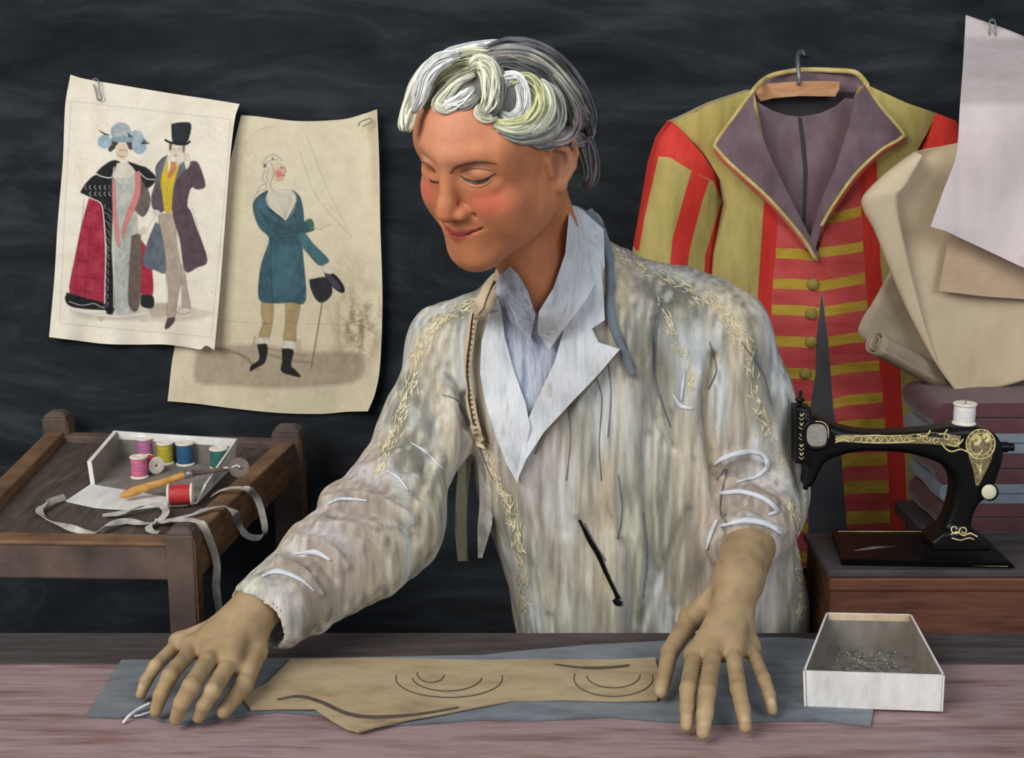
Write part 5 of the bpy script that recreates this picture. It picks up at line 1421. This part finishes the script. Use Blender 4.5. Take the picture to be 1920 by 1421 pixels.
# neck and trunk
nb_ = P(1052, 560, 1.715)
b.rc(H(0, -.022, -.02), nb_, .052, .050, .03)
b.rc(H(0, .02, -.06), P(1015, 560, 1.66), .030, .034, .03)
shR, shL = P(850, 655, 1.80), P(1352, 625, 1.735)
b.rc(shR, shL, .048, None, .05); b.rc(nb_, (shR + shL) / 2 + (0, .03, -.02), .050, .045, .04)
tr = [(700, 1045, 1255), (800, 1050, 1260), (900, 1055, 1255), (1010, 1085, 1300), (1120, 1110, 1340), (1240, 1120, 1360)]
for y, xa, xb in tr: b.rc(P(xa, y, 1.80), P(xb, y, 1.76), .075, None, .05)
# arms
elR, wrR = P(722, 965, 1.68), P(478, 1142, 1.505)
elL, wrL = P(1432, 930, 1.745), P(1385, 1085, 1.535)
b.chain([shR, elR, wrR], [.042, .037, .0265], .02); b.chain([shL, elL, wrL], [.042, .042, .0300], .02)
# hands: wrist, knuckles, finger joints
def hand(w, kn, pip, tip, thumb, fr=.0085):
    ctr = sum(kn) / 4
    b.rc(w, ctr * .72 + w * .28, .0225, .021, .02)
    for q in kn: b.rc(w * .72 + ctr * .28, q, .0165, .0112, .014)
    for i in range(3): b.rc(kn[i], kn[i + 1], .0112, .0112, .008)
    for i in range(4):
        r = fr * (1.06, 1.08, 1.02, .88)[i]
        m = pip[i] * .42 + tip[i] * .58 + np.array([0, -.0015, .0035])
        b.rc(kn[i], pip[i], r * 1.12, r * 1.06, .004); b.rc(pip[i], m, r * 1.06, r * .98, .0025); b.rc(m, tip[i], r * .98, r * .8, .0025)
    b.rc(w * .75 + thumb[0] * .25, thumb[0], .017, .0145, .014); b.rc(thumb[0], thumb[1], .0135, .0108, .006); b.rc(thumb[1], thumb[2], .0105, .0085, .003)
ft = TZ + .0148
kR = [PZ(430, 1243, .796), PZ(398, 1226, .803), PZ(364, 1213, .802), PZ(336, 1204, .794)]
pR = [PZ(398, 1296, .797), PZ(358, 1286, .806), PZ(318, 1268, .803), PZ(292, 1248, .792)]
tR = [PZ(372, 1344, ft), PZ(330, 1348, ft), PZ(292, 1334, ft), PZ(264, 1302, ft)]
hand(wrR, kR, pR, tR, [PZ(478, 1222, .790), PZ(458, 1283, .780), PZ(420, 1334, ft + .004)])
kL = [PZ(1302, 1228, .796), PZ(1338, 1220, .802), PZ(1374, 1220, .801), PZ(1406, 1212, .793)]
pL = [PZ(1290, 1292, .793), PZ(1326, 1297, .797), PZ(1384, 1291, .793), PZ(1432, 1272, .787)]
tL = [PZ(1288, 1360, ft), PZ(1318, 1374, ft), PZ(1398, 1364, ft), PZ(1448, 1332, ft)]
hand(wrL, kL, pL, tL, [PZ(1296, 1160, .806), PZ(1256, 1222, .788), PZ(1240, 1296, ft + .004)])
HRES = .0021
V, Fc = b.mesh((-.55, 1.28, .60), (.50, 1.98, 1.56), HRES)
# skin colour
loc = (V - HC) @ HM
g3 = lambda c, r: np.exp(-(((loc - np.array(c)) / np.array(r)) ** 2).sum(1))
sk = np.ones((len(V), 3)) * lin('#c68059')
def tint(m, c):
    global sk
    sk = sk + (lin(c) - sk) * np.clip(m, 0, 1)[:, None]
nz_ = sinfield(V, 5, 160, 12); nz2 = sinfield(V, 6, 60, 10)
tint(np.clip(nz_ * .25, 0, .3), '#d08a50'); tint(np.clip(-nz2 * .2, 0, .25), '#a9674a')
tint(g3((.01, .09, .078), (.05, .05, .035)) * .75, '#d99678')
for sx in (-1, 1):
    tint(g3((sx * .043, .068, -.006), (.020, .035, .015)) * .85, '#df6a5a')
    tint(g3((sx * .031, .086, .037), (.018, .012, .007)) * .6, '#d2a084')
    tint(g3((sx * .082, -.018, .0), (.010, .018, .032)) * .7, '#cf9c7c')
    tint(g3((sx * .077, -.009, .003), (.007, .009, .015)) * .8, '#7a4a38')
tint(g3((0, .112, -.018), (.014, .012, .010)) * .35, '#cb6f4e')
lz = loc[:, 2] - .35 * np.abs(loc[:, 0]) * 0
lipm = (np.abs(loc[:, 0]) < .029) & (loc[:, 1] > .080)
zc = -.0472 + .0078 * (np.abs(loc[:, 0]) / .028) ** 1.6
hw = .0080 * np.clip(1 - (np.abs(loc[:, 0]) / .0300) ** 2.2, 0, 1)
tint(lipm * np.clip((hw - np.abs(loc[:, 2] - zc)) / .0018, 0, 1) * .85, '#ab4a40')
arm_m = np.clip((1.06 - V[:, 2]) / .03, 0, 1)
tint(arm_m, '#a58c68')
tint(arm_m * np.clip(nz2 * .5, 0, .5), '#c4ab84'); tint(arm_m * np.clip(-nz_ * .3, 0, .4), '#86705a')
for tp_, pp_ in zip(tR + tL, pR + pL):
    d_ = tp_ - pp_; d_ /= np.linalg.norm(d_)
    tint(np.clip(1.6 - np.linalg.norm((V - (tp_ - d_ * .003 + np.array([0, 0, .007]))), axis=1) / .0038, 0, 1) * .8, '#cdb394')
bo = obj('body', V, Fc, M['attr_skin'], person, cols=sk)
bvh_b = bvh_of(V, Fc)

# brows, lashes, mouth line, nails
def face_strip(nm, paths, m, lift=.0008, thick=.0012):
    mb = MB()
    for pth, w in paths: ribbon(mb, bvh_b, pth, w, lift, thick, n=6)
    if mb.v: return mb.build(nm, m, person, smooth=True)
face_strip('eyebrow', [([(844, 324), (856, 311), (880, 304), (905, 302), (930, 306)], [4, 6, 6, 5, 2])], M['brow'])
face_strip('eyebrow', [([(789, 303), (797, 305), (807, 312), (816, 322)], [2, 3.5, 4, 3])], M['brow'])
face_strip('eyelashes', [([(864, 330), (876, 336), (893, 339), (910, 335), (930, 324)], [1.4, 3, 3.4, 3.2, 2])], M['lash'])
face_strip('eye', [([(868, 336), (880, 341), (894, 343), (908, 340), (920, 333)], [1, 4, 5.5, 4.5, 1])], M['iris'], .0003)
face_strip('lower_lid', [([(866, 340), (880, 348), (896, 351), (912, 346), (922, 338)], [1, 2, 2, 1.6, 1])], M['attr_lid'], .0005)
face_strip('eyelashes', [([(806, 336), (812, 340), (823, 341)], [2, 4, 2.4])], M['lash'])
face_strip('mouth_line', [([(843, 437), (856, 441), (872, 440), (890, 433), (906, 423)], [1.2, 2.4, 2.4, 2, 1.4])], M['lipline'], .0005)
face_strip('eyelid_fold', [([(864, 322), (885, 316), (910, 317), (926, 320)], [1.2, 2, 1.6, 1])], M['brow'], .0006)

# ------------------------------------------------------------------ hair
h = Solid()
h.el(H(0, -.026, .044), (.079, .098, .077), HM, .0)
h.el(H(0, .012, .071), (.062, .058, .046), HM, .02)
h.el(H(0, -.078, .0), (.062, .044, .060), HM, .03)
h.disp = lambda X: .0016 * np.sin(((X - HC) @ HM)[:, 0] * 240 + 40 * ((X - HC) @ HM)[:, 2]) + .0014 * np.sin(((X - HC) @ HM)[:, 1] * 190 + 2.0)
hv, hf = h.mesh(HC - .16, HC + .18, .0026)
bvh_h = bvh_of(np.vstack([hv, V]), [tuple(q) for q in hf] + [tuple(q + len(hv)) for q in Fc])
mb = MB(); hc = []
def streak(P3, base, seed):
    base = lin(base); n = sinfield(P3, seed, 330, 8); n2 = sinfield(P3, seed + 1, 120, 6)
    c = base * (1 + .22 * n + .12 * n2)[:, None]
    return np.clip(c, .02, .95)
mb.add(hv, [tuple(q) for q in hf]); 
loch = (hv - HC) @ HM
cc = streak(hv, '#716f68', 21)
dk = np.clip((-.06 - loch[:, 1]) / .05, 0, 1)[:, None]; cc = cc * (1 - dk) + streak(hv, '#5c5b60', 22) * dk
hc.append(cc)
def lock(path, rad, col, lift=.35, seed=0, Y=None):
    c = catmull(path, 7); pts = []; last = None
    for q in c:
        hit, nn = cast(bvh_h, *q)
        if hit is not None and hit[1] < 1.72:
            if nn @ (C0 - hit) < 0: nn = -nn
            last = hit[1]; pts.append([hit, nn])
        else: pts.append(None)
    if Y is None:
        known = [(i, p[0][1]) for i, p in enumerate(pts) if p is not None]
        if not known: return
        ys_ = np.interp(np.arange(len(pts)), [k[0] for k in known], [k[1] for k in known])
    else: ys_ = np.interp(np.linspace(0, 1, len(pts)), np.linspace(0, 1, len(Y)), Y)
    rp = np.interp(np.linspace(0, 1, len(c)), np.linspace(0, 1, len(rad)), rad) / 1640.0
    W = np.array([P(q[0], q[1], y) for q, y in zip(c, ys_)])
    for _ in range(2): W[1:-1] = (W[:-2] + 2 * W[1:-1] + W[2:]) / 4
    vd = C0 - W; vd /= np.linalg.norm(vd, axis=1)[:, None]
    W = W + vd * (rp * lift)[:, None]
    # a solid core and a bundle of fine strands round it
    n = len(W)
    T = np.gradient(W, axis=0); T /= np.linalg.norm(T, axis=1)[:, None] + 1e-9
    S_ = np.cross(T, vd); S_ /= np.linalg.norm(S_, axis=1)[:, None] + 1e-9; O_ = np.cross(S_, T)
    g = np.random.default_rng(seed + 5)
    base = lin(col)
    def put(pts, rr, seg, colr, fl=1.0):
        vv, ff = tube(pts, rr, seg, fl)
        mb.add(vv, ff); hc.append(np.clip(np.repeat(colr[None], len(vv), 0), .015, .93))
    put(W - vd * (rp * .15)[:, None], rp * .72, 10, base * .5)
    ns = int(18 + rp.max() * 1640 * 1.5)
    for j in range(ns):
        ang = g.uniform(0, 2 * math.pi); q = math.sqrt(g.uniform(.25, 1)); tw = g.normal(0, .5); ph = g.uniform(0, 6.28)
        i0 = int(g.uniform(0, n * .18)); i1 = n - int(g.uniform(0, n * .2))
        if i1 - i0 < 4: continue
        ii = np.arange(i0, i1); aa = ang + tw * ii / n + .18 * np.sin(ii * .35 + ph)
        off = S_[ii] * (np.cos(aa) * q * rp[ii])[:, None] + O_[ii] * (np.sin(aa) * q * rp[ii] * .72)[:, None]
        rr = rp.max() * g.uniform(.09, .17) * np.interp(ii, [i0, i0 + 3, i1 - 5, i1 - 1], [.3, 1, 1, .15])
        put(W[ii] + off, rr, 5, base * np.clip(g.normal(1.0, .26), .4, 1.5) * np.array([1, 1, 1]) + g.normal(0, .012, 3))
CR, WH, GR, OL, DK, PK = '#d6d6bd', '#e2e4e0', '#a3a29a', '#c3c395', '#64635f', '#9c9290'
locks = [
 ([(1060, 250), (1090, 262), (1104, 300), (1106, 335), (1096, 352)], [10, 18, 20, 16, 8], DK), ([(1090, 285), (1099, 315), (1100, 348)], [7, 14, 9], GR),
 ([(905, 100), (950, 90), (1000, 98), (1045, 125), (1080, 170), (1100, 215), (1106, 255)], [10, 18, 20, 20, 20, 18, 10], DK),
 ([(900, 112), (950, 104), (1000, 116), (1040, 146), (1072, 190), (1092, 240)], [10, 18, 20, 20, 20, 12], GR),
 ([(910, 128), (955, 122), (1000, 135), (1035, 165), (1060, 205), (1070, 245)], [10, 17, 18, 18, 17, 10], DK),
 ([(1040, 150), (1080, 195), (1100, 240), (1090, 262), (1060, 268)], [8, 16, 18, 14, 8], PK),
 ([(1020, 155), (1062, 190), (1074, 230), (1056, 258), (1015, 264)], [8, 15, 17, 14, 7], PK),
 ([(1000, 150), (1038, 178), (1046, 222), (1022, 250), (975, 258), (935, 246)], [8, 15, 17, 15, 12, 6], GR),
 ([(980, 145), (1016, 165), (1026, 205), (1004, 236), (965, 246), (925, 236)], [8, 15, 17, 15, 12, 7], CR),
 ([(958, 158), (985, 148), (1005, 168), (1008, 200), (988, 226), (955, 234), (928, 226)], [9, 15, 17, 17, 14, 11, 7], OL),
 ([(950, 165), (948, 150), (968, 150), (980, 175), (978, 205), (958, 220), (938, 212)], [8, 13, 14, 13, 12, 10, 6], WH),
 ([(985, 262), (1010, 270), (1040, 268), (1056, 256)], [5, 9, 9, 6], GR), ([(1015, 272), (1030, 276), (1038, 268)], [4, 7, 5], GR),
 ([(1000, 98), (940, 88), (890, 94), (845, 104), (812, 120)], [6, 12, 14, 13, 8], WH),
 ([(935, 100), (880, 104), (835, 118), (800, 145), (785, 180)], [8, 15, 17, 16, 10], CR),
 ([(905, 118), (862, 128), (828, 150), (806, 180), (800, 205)], [8, 15, 17, 15, 8], OL),
 ([(890, 140), (860, 155), (838, 180), (822, 196), (838, 204), (865, 198)], [8, 14, 15, 13, 11, 7], CR),
 ([(888, 165), (872, 185), (845, 200), (822, 200)], [8, 14, 12, 7], WH), ([(896, 180), (880, 196), (858, 203)], [6, 9, 6], GR),
 ([(880, 128), (898, 120), (916, 132), (922, 165), (918, 195), (905, 214)], [9, 17, 20, 19, 17, 12], CR),
 ([(915, 118), (935, 135), (938, 170), (932, 200), (925, 222)], [8, 13, 14, 13, 8], DK),
 ([(902, 196), (898, 212), (910, 222), (926, 218), (922, 206)], [8, 10, 10, 8, 5], CR),
]
for i, (pth, rad, col) in enumerate(locks): lock(pth, rad, col, seed=i * 3 + 1)
lock([(850, 108), (812, 128), (785, 165), (770, 205), (762, 232), (760, 247)], [10, 17, 18, 16, 14, 10], CR, seed=91, Y=[1.485, 1.492, 1.497, 1.500, 1.497, 1.495])
lock([(862, 102), (825, 114), (800, 142), (786, 180), (776, 210)], [8, 15, 16, 15, 9], WH, seed=93, Y=[1.482, 1.485, 1.488, 1.493, 1.495])
obj('hair', np.concatenate(mb.v), mb.f, M['hair'], person, cols=np.vstack(hc))

# ------------------------------------------------------------------ linen coat
c = Solid()
sR, sL = P(848, 655, 1.80), P(1352, 632, 1.735)
c.rc(sR, P(1010, 570, 1.755), .055, .05, .03); c.rc(P(1010, 570, 1.755), P(1120, 540, 1.74), .055, None, .04); c.rc(P(1120, 540, 1.74), sL, .055, .058, .04); c.rc(P(1095, 600, 1.725), P(1180, 620, 1.71), .05, .055, .04)
for y, xa, xb, ra, rb in ((640, 1000, 1270, .092, .092), (720, 1010, 1285, .098, .098), (800, 1025, 1290, .10, .102), (880, 1030, 1285, .10, .104), (960, 1060, 1308, .10, .108), (1040, 1090, 1342, .10, .108), (1120, 1108, 1360, .10, .107), (1200, 1112, 1366, .098, .105), (1290, 1112, 1366, .095, .103), (1400, 1112, 1362, .09, .09)):
    c.rc(P(xa, y, 1.790), P(xb, y, 1.765), ra, rb, .045)
cuR = P(512, 1138, 1.525); fR = P(620, 1048, 1.60)
c.chain([sR, P(806, 790, 1.755), elR, fR, cuR], [.056, .056, .066, .056, .052], .03)
c.rc(elR + (.02, .0, -.03), P(700, 1060, 1.625), .045, .038, .03); c.rc(P(700, 1060, 1.625), P(590, 1130, 1.56), .036, .036, .02)
c.rc(P(640, 945, 1.65), P(700, 955, 1.66), .03, .035, .015)
# opened cuff
dirc = (wrR - fR) / np.linalg.norm(wrR - fR)
c.rc(cuR - dirc * .02, cuR + dirc * .06, .035, .044, .006, True)
cuL = P(1408, 985, 1.665)
c.chain([sL, P(1404, 760, 1.735), elL + (0, 0, .01), cuL], [.058, .053, .055, .052], .03)
dl = (wrL - elL) / np.linalg.norm(wrL - elL)
c.rc(cuL + dl * .055, cuL + dl * .10, .044, .050, .006, True)
c.rc(elL, cuL + dl * .03, .052, .047, .02)
# collar roll
c.chain([P(922, 566, 1.672), P(948, 512, 1.72), P(1010, 470, 1.79), P(1075, 415, 1.80), P(1108, 425, 1.765), P(1112, 490, 1.70), P(1092, 560, 1.66)], [.012, .015, .017, .019, .018, .016, .014], .012)
c.disp = lambda X: .0030 * sinfield(X, 31, 42, 9, (1, 1, .35)) + .0013 * sinfield(X, 32, 110, 9, (1, 1, .3))
cv, cf = c.mesh((-.46, 1.40, .52), (.52, 2.0, 1.34), .0042)
# pull folds
def normals(v, f):
    n = np.zeros_like(v); q = v[f]
    fn = np.cross(q[:, 2] - q[:, 0], q[:, 3] - q[:, 1])
    for k in range(4): np.add.at(n, f[:, k], fn)
    return n / (np.linalg.norm(n, axis=1)[:, None] + 1e-12)
cn = normals(cv, cf)
cpx = proj(cv); front = (cn * (C0 - cv)).sum(1) > 0
def fold(path, w, dep):
    """a crease (dep<0) or ridge (dep>0) along a line of the coat"""
    global cv
    pth = catmull(path, 5)
    d = polydist(cpx[:, 0], cpx[:, 1], pth, closed=False)
    m = np.exp(-(d / w) ** 2) * front
    cv = cv + cn * (m * dep)[:, None]
for pth, w, dep in (
    ([(880, 800), (870, 740), (842, 690)], 12, -.012), ([(905, 830), (885, 780), (880, 740)], 9, -.010), ([(835, 700), (850, 780), (840, 860)], 14, .006),
    ([(790, 690), (760, 800), (720, 890)], 16, .005), ([(820, 720), (810, 830), (790, 930)], 9, -.006),
    ([(612, 940), (660, 928), (720, 940), (770, 975)], 9, .010), ([(625, 962), (680, 955), (740, 980), (780, 1010)], 8, -.008), ([(600, 985), (660, 985), (720, 1010)], 8, .006),
    ([(560, 1010), (610, 1020), (650, 1060)], 8, .007), ([(545, 1032), (590, 1045), (628, 1085)], 8, -.007), ([(520, 1050), (565, 1070), (600, 1110)], 8, .008), ([(690, 900), (740, 880), (800, 880)], 8, -.005), ([(680, 880), (730, 860), (800, 850)], 9, .005),
    ([(1130, 560), (1135, 640), (1120, 720)], 12, -.004), ([(1230, 600), (1232, 680), (1228, 760), (1262, 840)], 8, -.010), ([(1255, 600), (1258, 680), (1262, 760)], 11, .006), ([(1340, 670), (1325, 740), (1328, 820), (1345, 910), (1340, 1000)], 11, -.020), ([(1310, 700), (1290, 780), (1300, 850)], 12, .006),
    ([(1060, 690), (1062, 790), (1048, 900), (1058, 1000)], 9, -.006), ([(1100, 690), (1120, 800), (1115, 920), (1160, 1020)], 10, -.006), ([(1160, 700), (1165, 850), (1158, 1000)], 10, .005), ([(1085, 720), (1090, 850), (1080, 960)], 10, .005), ([(1215, 820), (1212, 950), (1222, 1100)], 10, -.007), ([(1245, 850), (1250, 980), (1262, 1120)], 14, .005), ([(1000, 900), (1010, 1000), (1030, 1140)], 12, .005), ([(1190, 1010), (1200, 1100), (1195, 1180)], 10, .004), ([(1290, 960), (1240, 1080), (1200, 1170)], 10, -.006),
    ([(1345, 870), (1390, 852), (1438, 868)], 9, .009), ([(1350, 895), (1395, 890), (1430, 905)], 7, -.007), ([(1345, 930), (1400, 922), (1450, 945)], 9, .009), ([(1350, 955), (1400, 948), (1445, 968)], 7, -.007), ([(1345, 985), (1400, 980), (1465, 998)], 9, .010),
    ([(1385, 610), (1420, 700), (1450, 800), (1480, 900)], 10, .004), ([(1360, 640), (1395, 740), (1410, 820)], 9, -.004)):
    fold(pth, w, dep)
cb = np.ones((len(cv), 3)) * lin('#aca89b')
def ctint(m, col):
    global cb
    cb = cb + (lin(col) - cb) * np.clip(m, 0, 1)[:, None]
f1 = sinfield(cv, 41, 26, 10, (1.6, 1.6, .35)); f2 = sinfield(cv, 42, 70, 10, (1.6, 1.6, .22)); f3 = sinfield(cv, 43, 170, 12, (1.6, 1.6, .16)); f4 = sinfield(cv, 44, 16, 8)
ctint(np.clip(f1 * .75, 0, .75), '#7d7c69'); ctint(np.clip(-f1 * .6, 0, .65), '#cdbd9e'); ctint(np.clip(f2 * .7 - .15, 0, .75), '#d3d8d9'); ctint(np.clip(-f2 * .6 - .15, 0, .65), '#6a6a5e'); ctint(np.clip(f3 * .55 - .12, 0, .65), '#dfdccb'); ctint(np.clip(-f3 * .55 - .15, 0, .6), '#6d7073'); ctint(np.clip(f4 * .5 - .12, 0, .4), '#b39c90')
co = obj('coat', cv, cf, M['coat'], person, cols=cb)
bvh_c = bvh_of(np.vstack([cv, V]), [tuple(q) for q in cf] + [tuple(q + len(cv)) for q in Fc])

# shirt front, collars and lapels
v, f, fm = patch(bvh_c, [(934, 530), (955, 520), (985, 560), (1010, 590), (1040, 560), (1068, 530), (1072, 600), (1046, 680), (1010, 750), (984, 800), (962, 715), (942, 640), (928, 580)], .006, .005, 7, 9)
obj('shirt', v, f, M['shirt'], person, sharp=60)
v, f, fm = patch(bvh_c, [(926, 545), (938, 516), (956, 500), (972, 516), (990, 548), (1004, 590), (994, 640), (975, 620), (956, 600), (940, 572)], .022, .006, 6, 10)
obj('shirt_collar', v, f, M['shirt'], person, sharp=60)
v, f, fm = patch(bvh_c, [(1068, 385), (1094, 395), (1132, 430), (1134, 500), (1100, 560), (1062, 610), (1030, 655), (1008, 625), (1010, 586), (1038, 540), (1060, 475)], lambda x, y: .021 + .022 * np.clip((490 - y) / 80, 0, 1), .006, 6, 10)
obj('shirt_collar', v, f, M['coat_white'], person, sharp=60)
v, f, fm = patch(bvh_c, [(930, 545), (918, 590), (903, 640), (900, 700), (912, 760), (930, 820), (950, 870), (970, 905), (982, 860), (994, 800), (985, 755), (962, 690), (946, 630), (940, 580)], lambda x, y: .015 + .004 * np.sin(y / 30.), .005, 7, 10)
obj('lapel', v, f, M['coat_white'], person, sharp=60)
v, f, fm = patch(bvh_c, [(1100, 455), (1126, 490), (1132, 560), (1134, 600), (1110, 616), (1122, 642), (1162, 655), (1124, 700), (1070, 756), (1020, 810), (986, 862), (968, 905), (984, 800), (1012, 740), (1040, 680), (1062, 600), (1082, 530)], lambda x, y: .019 + .005 * np.sin(y / 34.), .005, 7, 12)
obj('lapel', v, f, M['coat_white'], person, sharp=60)
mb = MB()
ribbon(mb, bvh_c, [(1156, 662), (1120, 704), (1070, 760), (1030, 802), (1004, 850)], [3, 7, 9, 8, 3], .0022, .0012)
mb.build('lapel_painted_shadow', M['olive'], co)  # olive strip painted as the lapel's shadow on the coat
# cream brush strokes along shoulders and edges, white highlights painted on folds, dark strokes
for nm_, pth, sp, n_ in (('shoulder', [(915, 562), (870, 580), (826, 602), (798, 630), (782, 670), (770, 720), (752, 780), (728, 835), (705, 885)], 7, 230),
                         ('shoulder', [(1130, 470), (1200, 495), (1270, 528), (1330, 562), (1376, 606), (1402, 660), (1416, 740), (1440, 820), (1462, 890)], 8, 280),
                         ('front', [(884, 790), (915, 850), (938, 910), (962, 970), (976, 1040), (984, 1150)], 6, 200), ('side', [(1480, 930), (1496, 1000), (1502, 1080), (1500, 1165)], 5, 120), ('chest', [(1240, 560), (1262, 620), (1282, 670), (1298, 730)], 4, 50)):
    mb = MB(); scrub(mb, bvh_c, pth, sp, n_, (7, 22), (1.4, 3.4), .0008, .0007, .45); mb.build('cream_brush_stroke', M['brush_cream'], co)
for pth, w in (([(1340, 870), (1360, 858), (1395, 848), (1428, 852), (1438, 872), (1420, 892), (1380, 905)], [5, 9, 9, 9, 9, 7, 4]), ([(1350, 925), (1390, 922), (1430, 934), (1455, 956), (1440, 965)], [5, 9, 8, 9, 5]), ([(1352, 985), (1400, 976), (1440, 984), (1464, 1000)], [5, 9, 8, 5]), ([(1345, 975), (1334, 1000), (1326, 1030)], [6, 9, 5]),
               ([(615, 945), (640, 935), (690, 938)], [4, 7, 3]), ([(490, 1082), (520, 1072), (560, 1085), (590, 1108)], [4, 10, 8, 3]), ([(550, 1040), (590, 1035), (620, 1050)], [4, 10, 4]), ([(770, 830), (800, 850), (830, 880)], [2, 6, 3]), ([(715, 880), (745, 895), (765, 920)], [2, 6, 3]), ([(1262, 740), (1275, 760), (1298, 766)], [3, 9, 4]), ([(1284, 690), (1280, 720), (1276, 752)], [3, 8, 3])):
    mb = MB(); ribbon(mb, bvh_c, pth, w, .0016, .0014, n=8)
    if mb.v: mb.build('fold_highlight', M['highlight_white'], co, smooth=True)
for pth, w in (([(1066, 740), (1070, 820), (1062, 900)], 1.6), ([(1104, 670), (1128, 740), (1124, 830), (1128, 900)], 1.8), ([(1140, 660), (1146, 740), (1140, 820)], 1.6), ([(1096, 980), (1115, 1020), (1136, 1050)], [2, 4, 3]), ([(1240, 560), (1230, 620), (1228, 700), (1240, 750), (1258, 800)], [5, 6, 6, 4, 2]), ([(1330, 640), (1344, 690), (1330, 730)], 2), ([(860, 760), (880, 800), (900, 840), (925, 900)], [2, 4, 3, 2]), ([(830, 740), (858, 752), (880, 790)], 1.8), ([(1390, 640), (1430, 700), (1446, 760)], 1.8), ([(1345, 900), (1362, 880), (1350, 960), (1372, 985)], 2.4), ([(1160, 890), (1166, 960), (1158, 1010)], 1.8), ([(1205, 960), (1212, 1040), (1205, 1120)], [2, 4, 2])):
    mb = MB(); ribbon(mb, bvh_c, pth, w, .0012, .0006, n=8)
    if mb.v: mb.build('dark_stroke', M['greymark'], co)
# dark thread hanging on the front
mb = MB()
ribbon(mb, bvh_c, [(1086, 972), (1104, 1010), (1122, 1040), (1140, 1078), (1154, 1108), (1160, 1122)], [4, 8, 9, 7, 6, 9], .0028, .0022, n=8)
ribbon(mb, bvh_c, [(1152, 1122), (1158, 1128), (1166, 1130)], [8, 12, 8], .003, .0028)
mb.build('dark_cord', M['iron'], co)
# loose front flap below the arm
vv = []
for k, (pth, w) in enumerate((([(872, 800), (872, 860), (866, 930), (864, 990), (868, 1052)], [20, 24, 22, 22, 20]), ([(905, 830), (912, 880), (914, 940), (908, 990), (900, 1046)], [22, 30, 30, 26, 8]))):
    cc = catmull(pth, 6); wd = np.interp(np.linspace(0, 1, len(cc)), np.linspace(0, 1, len(w)), w)
    out = [(x - a / 2, y) for (x, y), a in zip(cc, wd)] + [(x + a / 2, y) for (x, y), a in list(zip(cc, wd))[::-1]]
    v, f, fm = relief(out, lambda x, y, k=k: 1.735 - .012 * k - .006 * np.sin(x / 5.0), .003, 6)
    obj('coat_tail', v, f, M['olive'] if k == 0 else M['tape'], co, sharp=60)
# trousers and shoes
tm = MB(); 
for s_, xx in ((-1, .085), (1, .235)):
    tm.tube(catmull([(xx, 1.79, .60), (xx, 1.79, .48), (xx + s_ * .01, 1.78, .30), (xx + s_ * .015, 1.80, .075)], 5), [.088] * 5 + [.075] * 5 + [.062] * 6, 18)
tm.tube([(.06, 1.79, .60), (.16, 1.785, .63), (.26, 1.79, .60)], [.09, .10, .09], 18)
tm.build('trousers', M['trousers'], person, smooth=True)
for s_, xx in ((-1, .07), (1, .25)):
    obj('shoe', *tube(catmull([(xx, 1.865, .045), (xx, 1.82, .045), (xx, 1.72, .035), (xx, 1.655, .026)], 5), np.interp(np.linspace(0, 1, 16), [0, .2, .6, 1], [.03, .045, .042, .02]), 16), M['shoe'], person)

# ------------------------------------------------------------------ tape measure round the neck
t = thing('tape_measure', 'cloth tape measure hanging round the neck of the person', 'tape measure', P(1140, 780, 1.66))
mb = MB()
ribbon(mb, bvh_c, [(938, 535), (918, 565), (900, 610), (892, 660), (893, 710), (900, 760), (908, 800), (916, 840)], 17, .0150, .0012, n=8)
mb.build('tape', M['paper_cream'], t, smooth=True)
mb = MB()
for k in range(24):
    y = 600 + k * 9; x = np.interp(y, [535, 565, 610, 660, 710, 760, 800, 840], [938, 918, 900, 892, 893, 900, 908, 916])
    ribbon(mb, bvh_c, [(x + 1.5, y), (x + 6, y + .5)], 1.4, .0166, .0006, n=2)
ribbon(mb, bvh_c, [(926, 550), (908, 590), (899, 630), (896, 680), (899, 740), (908, 790)], 1.0, .0166, .0006)
mb.build('graduation', M['charcoal'], t)
mb = MB()
ribbon(mb, bvh_c, [(1072, 352), (1084, 378), (1104, 402), (1124, 440), (1140, 490), (1144, 540), (1146, 580), (1156, 620), (1172, 660), (1186, 700)], [8, 12, 14, 14, 14, 14, 14, 15, 16, 14], .006, .0014, n=8)
mb.build('tape', M['bluegrey'], t, smooth=True)
mb = MB()
ribbon(mb, bvh_c, [(1090, 372), (1120, 398), (1150, 420), (1200, 442)], [6, 12, 12, 5], .008, .002, n=8)
if mb.v: mb.build('collar_edge', M['coat_white'], co)
